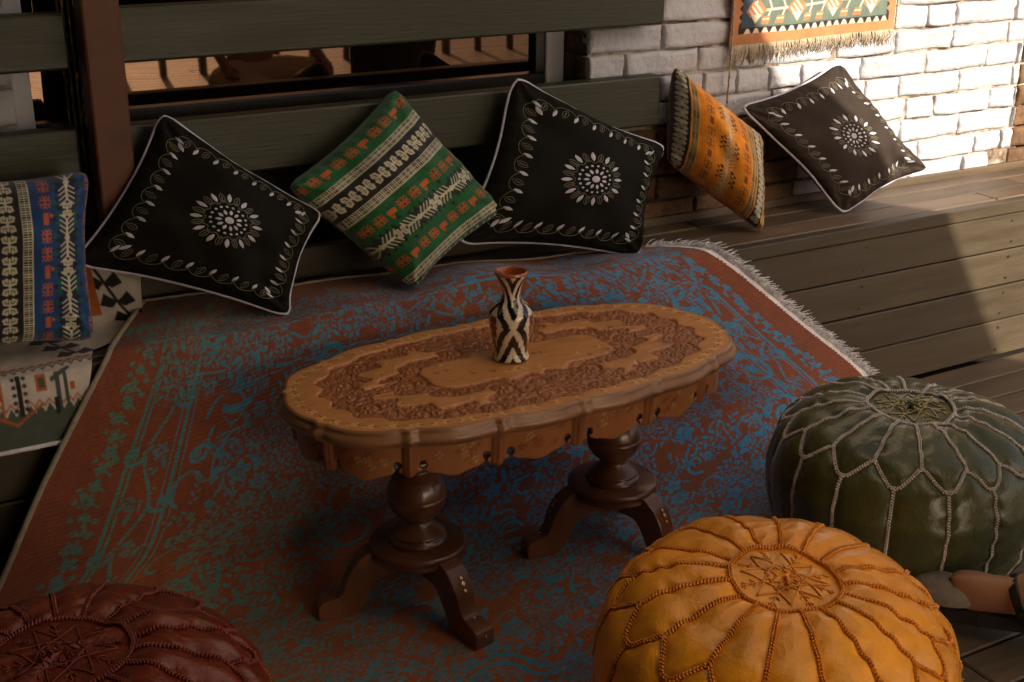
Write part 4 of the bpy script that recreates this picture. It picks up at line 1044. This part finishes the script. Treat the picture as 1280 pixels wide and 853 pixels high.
vc = np.where(((idx_ > int(len(vp)*.70)) | (zz_ > .1615))[:, None], tcv, vc)
MT['glaze'] = mat('glazed_ceramic', attr=True, rough=.12, nscale=20, namt=.06, bump=.05, bscale=60, bdist=.001, coat=.8)
vz = link('vase', mesh_np('vase', vv, vf, vc), MT['glaze'], label='small black and cream ikat patterned ceramic vase standing on the carved table', category='vase')
vz.location = (1.092, 1.915, TZ); vz.rotation_euler = (0, 0, R(20))

# ------------------------------------------------------------------ leather poufs
def leather(name, c, rough=.38, c2=None, namt=.3):
    return mat(name, c, rough, nscale=7, namt=namt, bump=.8, bscale=130, bdist=.0014, coat=.06, col2=c2, rvar=.1)
def pouf(loc, leath, cord, panel_n, label, seed, rz=0, tilt=(0, 0), Rm=.258, Hm=.312, med=.081, sh=.205, beads=(7, 5), embc=None):
    root = empty('pouf', loc, rz, label=label, category='pouf', group='moroccan leather poufs')
    root.rotation_euler = (tilt[0], tilt[1], rz)
    pr = smoothprof([(0, Hm-.003), (med*.6, Hm-.004), (med, Hm-.006), (med*1.5, Hm-.004), (sh*.80, Hm-.016), (sh, Hm-.034), (Rm*.93, Hm-.072), (Rm*.995, Hm-.125), (Rm, Hm*.50), (Rm*.97, Hm*.30), (Rm*.88, Hm*.10), (Rm*.72, .012), (Rm*.5, .0), (0, .0)], 200)
    dl_ = np.r_[0, np.cumsum(np.linalg.norm(np.diff(pr, axis=0), axis=1))]
    def at(s): return np.interp(s, dl_, pr[:, 0]), np.interp(s, dl_, pr[:, 1])
    def s_at_r(r_):  # arc parameter on the top for a radius
        k_ = int(np.argmax(pr[:, 0])); return np.interp(r_, pr[:k_, 0], dl_[:k_])
    s_med = s_at_r(med); s_hi = s_at_r(sh*1.03); s_lo = s_hi+.040; s_bot = dl_[-1]-.17; D = 2*np.pi/panel_n
    def zig(th):   # seam between the top petals and the side panels
        f = ((th/D+.5) % 1.0); return s_hi+(s_lo-s_hi)*(1-np.abs(f-.5)*2)*0+(s_lo-s_hi)*np.clip((np.abs(((th/D) % 1)-.5)*-2+1)*1.35-.1, 0, 1)
    NS, NTH = 170, 480
    s_ = np.concatenate([np.linspace(0, s_bot, NS-16, endpoint=False), np.linspace(s_bot, dl_[-1], 16)]); th = np.arange(NTH)/NTH*2*np.pi
    S2, TH = np.meshgrid(s_, th, indexing='ij'); r_, z_ = at(S2)
    zg = zig(TH); topm = S2 < zg
    dr = np.abs(((TH/D+.5) % 1)-.5)*D*r_; dv = np.abs(((TH/D) % 1)-.5)*D*r_; dz = np.abs(S2-zg)*.8; dm = np.abs(S2-s_med)
    d = np.where(topm, np.minimum(dr, np.minimum(dz, dm)), np.minimum(dv, dz)); d = np.where(S2 < s_med, np.minimum(dm, .02), d)
    d = np.where((~topm) & (S2 > s_bot), np.minimum(d, .03), d)
    puff = np.where(S2 < s_med, .002, .0092)*(1-np.exp(-(d/.016)**.9))
    lob = wob(np.cos(TH)*1.0, np.sin(TH)*1.0+S2*3, seed, (.5, 1.1), (.007, .004))
    px_, py_ = r_*np.cos(TH)*9, r_*np.sin(TH)*9
    cre = .0019*np.sin((S2*160)+9*vnoise(px_*1.3, py_*1.3+S2*4, seed)+TH*9)*np.exp(-(d/.016)**2)*vnoise(px_*2, py_*2, seed+5)*1.6+.0060*(vnoise(px_*1.6, py_*1.6+S2*7, seed+1)-.5)+.0022*(vnoise(px_*5+S2*9, py_*5+S2*12, seed+2)-.5)
    disp = puff+lob+cre*(S2 > s_med)
    # normals of the profile
    e = 1e-3; r2_, z2_ = at(S2+e); r1_, z1_ = at(np.maximum(S2-e, 0)); tr, tz = r2_-r1_, z2_-z1_; ln = np.hypot(tr, tz)+1e-9; nr, nz = -tz/ln, tr/ln
    sgn = np.where(nr*1+0*nz < -0.0, 1, 1); nr, nz = -tz/ln, tr/ln; flip = np.where((S2 < s_lo) & (nz < 0), -1, 1); nr, nz = nr*flip, nz*flip
    flip2 = np.where((S2 > s_lo) & (nr < 0) & (S2 < s_bot), -1, 1); nr, nz = nr*flip2, nz*flip2
    fade = np.clip((dl_[-1]-S2)/.12, 0, 1); disp = disp*fade
    rr2 = r_+nr*disp; zz2 = np.maximum(z_+nz*disp, 0)
    V = np.stack([rr2*np.cos(TH), rr2*np.sin(TH), zz2], -1)
    link('leather_cover', mesh_np('leather_cover', V.reshape(-1, 3), grid_faces(NS, NTH, True)), leath, root)
    def surf(s, t, off=0.):
        fi = np.interp(s, s_, np.arange(NS)); fj = (t/(2*np.pi)*NTH) % NTH; i = np.clip(fi.astype(int), 0, NS-2); j = fj.astype(int) % NTH; a = (fi-i)[:, None]; b = (fj-np.floor(fj))[:, None]; j2 = (j+1) % NTH
        P = (V[i, j]*(1-b)+V[i, j2]*b)*(1-a)+(V[i+1, j]*(1-b)+V[i+1, j2]*b)*a
        N = np.stack([nr[i, j]*np.cos(t), nr[i, j]*np.sin(t), nz[i, j]], -1); return P+N*off, N
    # braided seams: two rows of small knots
    un, vn = beads; bu = []
    for i in range(vn+1):
        ph = np.pi*i/vn
        for j in range(un): bu.append((math.sin(ph)*math.cos(2*np.pi*j/un), math.sin(ph)*math.sin(2*np.pi*j/un), math.cos(ph)))
    bu = np.array(bu); bf = grid_faces(vn+1, un, True)
    BV = []; nb = 0; starts = []
    def seam(s, t, wdt=.0040, gap=.0052, two=True):
        P, N = surf(s, t, .0030); L_ = np.r_[0, np.cumsum(np.linalg.norm(np.diff(P, axis=0), axis=1))]
        q = np.arange(gap*.5, L_[-1], gap); n_ = len(q)
        Pq = np.stack([np.interp(q, L_, P[:, k]) for k in range(3)], -1); Nq = np.stack([np.interp(q, L_, N[:, k]) for k in range(3)], -1)
        Pe = np.stack([np.interp(q+.001, L_, P[:, k]) for k in range(3)], -1); T_ = Pe-Pq+1e-9; T_ /= np.linalg.norm(T_, axis=1)[:, None]; B_ = np.cross(Nq, T_); B_ /= np.linalg.norm(B_, axis=1)[:, None]
        for sd in ((-1, 1) if two else (0,)):
            c_ = Pq+B_*sd*wdt*.42; c_ = c_+T_*(sd*gap*.12)
            ax1 = T_*.8+B_*sd*.6; ax1 /= np.linalg.norm(ax1, axis=1)[:, None]; ax2 = np.cross(Nq, ax1)
            BV.append((c_[:, None]+bu[None, :, 0:1]*ax1[:, None]*gap*.54+bu[None, :, 1:2]*ax2[:, None]*wdt*.44+bu[None, :, 2:3]*Nq[:, None]*.0034).reshape(-1, 3))
    for k in range(panel_n):
        t0 = k*D; wig = .006*wob(np.linspace(0, 1, 30), np.zeros(30)+k, seed+k, (1.0,), (1,))
        sS = np.linspace(s_med+.003, zig(np.array([t0]))[0], 30); seam(sS, np.full(30, t0)+wig*0)
        tz_ = np.linspace(t0, t0+D, 24); seam(zig(tz_), tz_)
        sS = np.linspace(zig(np.array([t0+D/2]))[0], s_bot+.03, 50); seam(sS, np.full(50, t0+D/2))
    seam(np.full(121, s_med), np.linspace(0, 2*np.pi, 121))
    BVa = np.concatenate(BV); nbd = len(BVa)//len(bu); FF = (bf[None]+(np.arange(nbd)*len(bu))[:, None, None]).reshape(-1, 4)
    link('braided_seams', mesh_np('braided_seams', BVa, FF), cord, root, kind='stuff')
    # embroidered star on the medallion
    ac = Acc()
    def mp_(x, y): r__ = np.hypot(x, y); return surf(s_at_r(r__)+0*x, np.arctan2(y, x) % (2*np.pi), .0014)[0]
    def ln_(p, q, n=14, r=.0011, bow=0):
        t = np.linspace(0, 1, n); x = p[0]+(q[0]-p[0])*t; y = p[1]+(q[1]-p[1])*t; dx_, dy_ = q[1]-p[1], -(q[0]-p[0]); x = x+dx_*bow*np.sin(np.pi*t); y = y+dy_*bow*np.sin(np.pi*t); ac.tube(mp_(x, y), r, 5)
    R1 = med*.80
    for k in range(8):
        a = k*np.pi/4; p_ = (R1*math.cos(a), R1*math.sin(a)); b_ = a+3*np.pi/4; q_ = (R1*math.cos(b_), R1*math.sin(b_)); ln_(p_, q_, 20, .0012); 
        a2 = a+np.pi/8
        for rr0, s__ in ((R1*.72, .011), (R1*.95, .009)):
            c_ = (rr0*math.cos(a2), rr0*math.sin(a2))
            for da in (-.7, 0, .7): ln_(c_, (c_[0]+s__*math.cos(a2+da), c_[1]+s__*math.sin(a2+da)), 5, .0011)
        ln_((R1*.5*math.cos(a2), R1*.5*math.sin(a2)), (R1*.98*math.cos(a2), R1*.98*math.sin(a2)), 8, .0009)
    for k in range(10):
        a = k*2*np.pi/10
        for rr0 in (.012, .022): 
            c_ = (rr0*math.cos(a), rr0*math.sin(a)); ln_(c_, (c_[0]+.010*math.cos(a+.5), c_[1]+.010*math.sin(a+.5)), 5, .0013); ln_(c_, (c_[0]+.010*math.cos(a-.5), c_[1]+.010*math.sin(a-.5)), 5, .0013)
    ac.build('star_embroidery', embc or cord, root)
    return root
ML1 = leather('saffron_leather', (.86, .35, .018), .32, (.76, .28, .012)); MC1 = mat('saffron_cord', (.70, .27, .03), .5, nscale=80, namt=.2, bump=0)
ML2 = leather('bottle_green_leather', (.075, .080, .026), .26, (.045, .056, .020), .3); MC2 = mat('pale_grey_cord', (.64, .58, .54), .6, nscale=80, namt=.2, bump=0); ME2 = mat('straw_thread', (.40, .34, .16), .6, nscale=80, bump=0)
ML3 = leather('oxblood_leather', (.15, .018, .007), .26, (.18, .036, .012), .3); MC3 = mat('crimson_cord', (.20, .035, .018), .5, nscale=80, namt=.2, bump=0)
pouf((1.156, 1.245, .004), ML1, MC1, 17, 'saffron yellow leather pouf in the foreground with braided seams', 51, .2, (R(3), R(0)), Rm=.265)
pouf((1.796, 1.613, .010), ML2, MC2, 16, 'dark green leather pouf with pale braided seams by the rug corner', 61, .1, (R(0), R(1)), embc=ME2, Hm=.295)
pouf((.212, 1.550, .010), ML3, MC3, 17, 'oxblood red leather pouf cut off by the lower left corner of the view', 71, .35, (0, 0), Rm=.268, Hm=.304, med=.088)
# ------------------------------------------------------------------ people
SKIN = mat('skin', (.42, .22, .13), .5, nscale=9, namt=.1, bump=.1, bscale=200, bdist=.0006)
def skinned(name, joints, bones, m, parent, root=0, lev=2):
    me = bpy.data.meshes.new(name); me.from_pydata([j[:3] for j in joints], bones, []); me.update()
    o = link(name, me, m, parent); sk = o.modifiers.new('skin', 'SKIN'); sk.use_smooth_shade = True
    for i, j in enumerate(joints):
        d = me.skin_vertices[0].data[i]; d.radius = (j[3], j[4] if len(j) > 4 else j[3]); d.use_root = (i == root)
    ss = o.modifiers.new('sub', 'SUBSURF'); ss.levels = lev; ss.render_levels = lev; return o
def hand(joints, bones, wi, p, d, side, s=1.0):
    """adds palm and five finger chains to a skeleton from wrist index wi"""
    p = Vector(p); d = Vector(d).normalized(); side = Vector(side).normalized(); nrm = d.cross(side)
    def J(q, r): joints.append((q.x, q.y, q.z, r)); return len(joints)-1
    pm_ = J(p+d*.045*s, .022*s); bones.append((wi, pm_))
    for k, (o_, L_) in enumerate(((-.027, .070), (-.009, .080), (.009, .076), (.026, .060))):
        b0 = J(p+d*.085*s+side*o_*s, .0095*s); bones.append((pm_, b0)); c = p+d*.085*s+side*o_*s; dd_ = (d+nrm*.15*(k+1)*.5).normalized()
        b1 = J(c+dd_*L_*.5*s, .0085*s); bones.append((b0, b1)); b2 = J(c+dd_*L_*.5*s+(dd_+nrm*.4).normalized()*L_*.5*s, .007*s); bones.append((b1, b2))
    t0 = J(p+d*.035*s-side*.034*s, .011*s); bones.append((pm_, t0)); t1 = J(p+d*.062*s-side*.052*s, .0095*s); bones.append((t0, t1)); t2 = J(p+d*.086*s-side*.056*s, .008*s); bones.append((t1, t2))

# seated guest on a stool, met only as a reflection in the shop window
gx, gy = 2.32, -1.72; pg = empty('person', (gx, gy, 0), R(172), label='guest in cream trousers sitting cross legged on sunlit deck, mirrored in the window', category='person')
J = [(0, 0, .11, .125, .10), (0, .0, .27, .12, .09), (0, -.01, .45, .135, .09), (0, -.03, .58, .10, .07), (0, -.05, .64, .045), (0, -.06, .70, .05), (0, -.07, .78, .080, .092), (0, -.06, .86, .055)]
B = [(0, 1), (1, 2), (2, 3), (3, 4), (4, 5), (5, 6), (6, 7)]
for s in (-1, 1):
    n = len(J); J += [(s*.15, -.03, .57, .052), (s*.27, -.08, .36, .040), (s*.28, -.26, .24, .028)]; B += [(3, n), (n, n+1), (n+1, n+2)]
    hand(J, B, n+2, (s*.28, -.26, .24), (0, -.8, -.45), (s, 0, 0))
    n = len(J); J += [(s*.10, -.04, .11, .08), (s*.33, -.26, .13, .055), (s*.02, -.37-.03*s, .09, .038), (-s*.10, -.38-.03*s, .05, .030)]; B += [(0, n), (n, n+1), (n+1, n+2), (n+2, n+3)]
skinned('body', J, B, SKIN, pg)
CT = mat('cream_linen', (.74, .64, .50), .8, nscale=8, namt=.12, bump=.4, bscale=14, bdist=.01)
J = [(0, 0, .13, .15, .12), (0, 0, .24, .14, .105)]; B = [(0, 1)]
for s in (-1, 1):
    n = len(J); J += [(s*.12, -.06, .13, .105), (s*.24, -.17, .14, .095), (s*.33, -.26, .14, .085), (s*.18, -.33, .12, .075), (s*.06, -.37-.03*s, .10, .06)]; B += [(0, n)]+[(n+i, n+i+1) for i in range(4)]
skinned('trousers', J, B, CT, pg)
J = [(0, 0, .23, .135, .11), (0, -.01, .45, .15, .105), (0, -.03, .58, .115, .085)]; B = [(0, 1), (1, 2)]
for s in (-1, 1): n = len(J); J += [(s*.15, -.03, .57, .066), (s*.23, -.06, .44, .058)]; B += [(2, n), (n, n+1)]
skinned('shirt', J, B, mat('brown_shirt', (.16, .07, .035), .8), pg)
hv, hf = lathe(smoothprof([(0, .115), (.06, .095), (.088, .04), (.085, -.02), (.05, -.06)], 24), 20)
hr_ = link('hair', mesh_np('hair', hv*np.array([1, 1.1, 1]), hf), mat('dark_hair', (.02, .012, .008), .6), pg); hr_.location = (0, -.04, .81)
# passer-by whose sandalled foot enters at the right edge
pw = empty('person', (1.875, 1.145, 0), R(-27), label='person stepping in at the right edge, only a grey toed shoe showing', category='person')
def wp(x, y, z, *r): return (x-2.02, y-1.12, z, *r)
J = [wp(2.16, 1.02, .86, .12, .10), wp(2.17, 1.02, 1.02, .115, .09), wp(2.19, 1.02, 1.22, .14, .09), wp(2.20, 1.02, 1.36, .10, .07), wp(2.20, 1.02, 1.43, .045), wp(2.19, 1.01, 1.49, .05), wp(2.18, 1.01, 1.58, .08, .09), wp(2.18, 1.01, 1.66, .055)]
B = [(0, 1), (1, 2), (2, 3), (3, 4), (4, 5), (5, 6), (6, 7)]
# lifted leg: thigh, knee, calf, ankle, instep, toes (pointing at the poufs)
n = len(J); J += [wp(2.14, 1.10, .82, .085), wp(2.06, 1.13, .48, .055), wp(2.02, 1.13, .34, .056), wp(1.905, 1.135, .150, .036), wp(1.890, 1.140, .105, .036), wp(1.835, 1.160, .092, .031, .036), wp(1.775, 1.195, .082, .020, .038), wp(1.735, 1.222, .078, .014, .034)]
B += [(0, n)]+[(n+i, n+i+1) for i in range(7)]; ft = n+6
n = len(J); J += [wp(1.925, 1.125, .095, .026)]; B += [(n-4, n)]
for k in range(5):
    o_ = (k-2)*.0145; L_ = (.040, .036, .033, .029, .025)[k]; d_ = Vector((-.80, .56, -.03)); sd_ = Vector((.56, .80, 0)); r_ = .0125 if k == 0 else .0088
    q0 = Vector((1.738, 1.222, .074))+sd_*o_; q1 = q0+d_*L_
    n = len(J); J += [wp(*q0, r_), wp(*q1, r_*.85)]; B += [(ft, n), (n, n+1)]
n = len(J); J += [wp(2.18, .94, .82, .085), wp(2.14, .92, .46, .055), wp(2.14, .92, .34, .055), wp(2.18, .93, .085, .036), wp(2.12, .94, .035, .030), wp(2.03, .96, .026, .022, .036)]; B += [(0, n)]+[(n+i, n+i+1) for i in range(5)]
for s in (-1, 1):
    n = len(J); J += [wp(2.20, 1.02+s*.16, 1.34, .05), wp(2.22, 1.02+s*.21, 1.08, .038), wp(2.14, 1.02+s*.22, .86, .028)]; B += [(3, n), (n, n+1), (n+1, n+2)]
    hand(J, B, n+2, wp(2.14, 1.02+s*.22, .86)[:3], (-.2, 0, -1), (1, 0, 0))
skinned('body', J, B, SKIN, pw)
DK = mat('dark_linen', (.03, .028, .03), .8)
J = [wp(2.16, 1.02, .88, .135, .115), wp(2.165, 1.02, .98, .125, .105)]; B = [(0, 1)]
for (y0, y1, xk) in ((1.10, 1.13, 2.06), (.94, .92, 2.14)):
    n = len(J); J += [wp(2.16, y0, .80, .105), wp(xk+.01, y1, .50, .085), wp(xk+.0, y1, .38, .085)]; B += [(0, n), (n, n+1), (n+1, n+2)]
skinned('shorts', J, B, DK, pw)
J = [wp(2.17, 1.02, .98, .13, .105), wp(2.19, 1.02, 1.22, .155, .105), wp(2.20, 1.02, 1.36, .115, .085)]; B = [(0, 1), (1, 2)]
for s in (-1, 1): n = len(J); J += [wp(2.20, 1.02+s*.16, 1.34, .064), wp(2.21, 1.02+s*.19, 1.18, .056)]; B += [(2, n), (n, n+1)]
skinned('shirt', J, B, DK, pw)
hv2 = link('hair', mesh_np('hair', hv*np.array([1, 1.1, 1]), hf), mat('brown_hair', (.04, .02, .01), .6), pw); hv2.location = (.17, -.11, 1.60)
# sandal on the lifted foot: black sole, grey toe band, black ankle strap
def sole_mesh():
    c0, c1 = np.array([1.940, 1.118, .060]), np.array([1.700, 1.248, .052]); d_ = (c1-c0)/np.linalg.norm(c1-c0); sd_ = np.cross([0, 0, 1], d_); t = np.linspace(0, 1, 24)
    wd = np.interp(t, [0, .08, .3, .6, .85, 1], [.012, .030, .027, .040, .038, .012]); V = []
    for i, tt_ in enumerate(t):
        p_ = c0+(c1-c0)*tt_
        for sgn_, zo in ((1, 0), (-1, 0), (-1, -.024), (1, -.024)): V.append(p_+sd_*sgn_*wd[i]+np.array([0, 0, zo]))
    fs = [(4*i+j, 4*i+(j+1) % 4, 4*i+4+(j+1) % 4, 4*i+4+j) for i in range(23) for j in range(4)]+[(3, 2, 1, 0), tuple(92+j for j in range(4))]
    return mesh_np('sole', np.array(V)-np.array([2.02, 1.12, 0]), fs, smooth=False)
link('sole', sole_mesh(), mat('black_rubber', (.012, .010, .010), .6), pw)
def strap(nm, c, d_, wdt, rx, rz_, m, th0=-.15, th1=np.pi+.15):
    c = np.array(c)-np.array([2.02, 1.12, 0]); d_ = np.array(d_, float); d_ /= np.linalg.norm(d_); sd_ = np.cross([0, 0, 1.], d_); sd_ /= np.linalg.norm(sd_); up_ = np.cross(d_, sd_); t = np.linspace(th0, th1, 22)
    V = [c+d_*w_+sd_*rx*np.cos(q_)+up_*rz_*np.sin(q_) for w_ in np.linspace(-wdt/2, wdt/2, 5) for q_ in t]
    o = link(nm, mesh_np(nm, np.array(V), grid_faces(5, 22)), m, pw); sm = o.modifiers.new('solid', 'SOLIDIFY'); sm.thickness = .003; sm.offset = 1
dv_ = np.array([-.88, .48, 0]); dv_ /= np.linalg.norm(dv_); sv_ = np.cross([0, 0, 1.], dv_); th_a, ph_a = np.meshgrid(np.linspace(0, np.pi, 18), np.linspace(-.15, np.pi+.15, 18))
cx_ = np.array([1.735, 1.225, .064])-np.array([2.02, 1.12, 0]); Vc = cx_+dv_*(np.cos(th_a)[..., None]*.056)+sv_*((np.sin(th_a)**.7*np.cos(ph_a))[..., None]*.043)+np.array([0, 0, 1.])*((np.sin(th_a)**.7*np.sin(ph_a))[..., None]*.034)
oc = link('toe_cap', mesh_np('toe_cap', Vc.reshape(-1, 3), grid_faces(18, 18)), mat('worn_grey_suede', (.20, .175, .15), .8, nscale=30, namt=.3, bump=.5, bscale=200), pw)
strap('ankle_strap', (1.850, 1.158, .085), (-.75, .45, -.5), .016, .041, .046, mat('black_leather_strap', (.01, .009, .009), .4), 0, 2*np.pi)
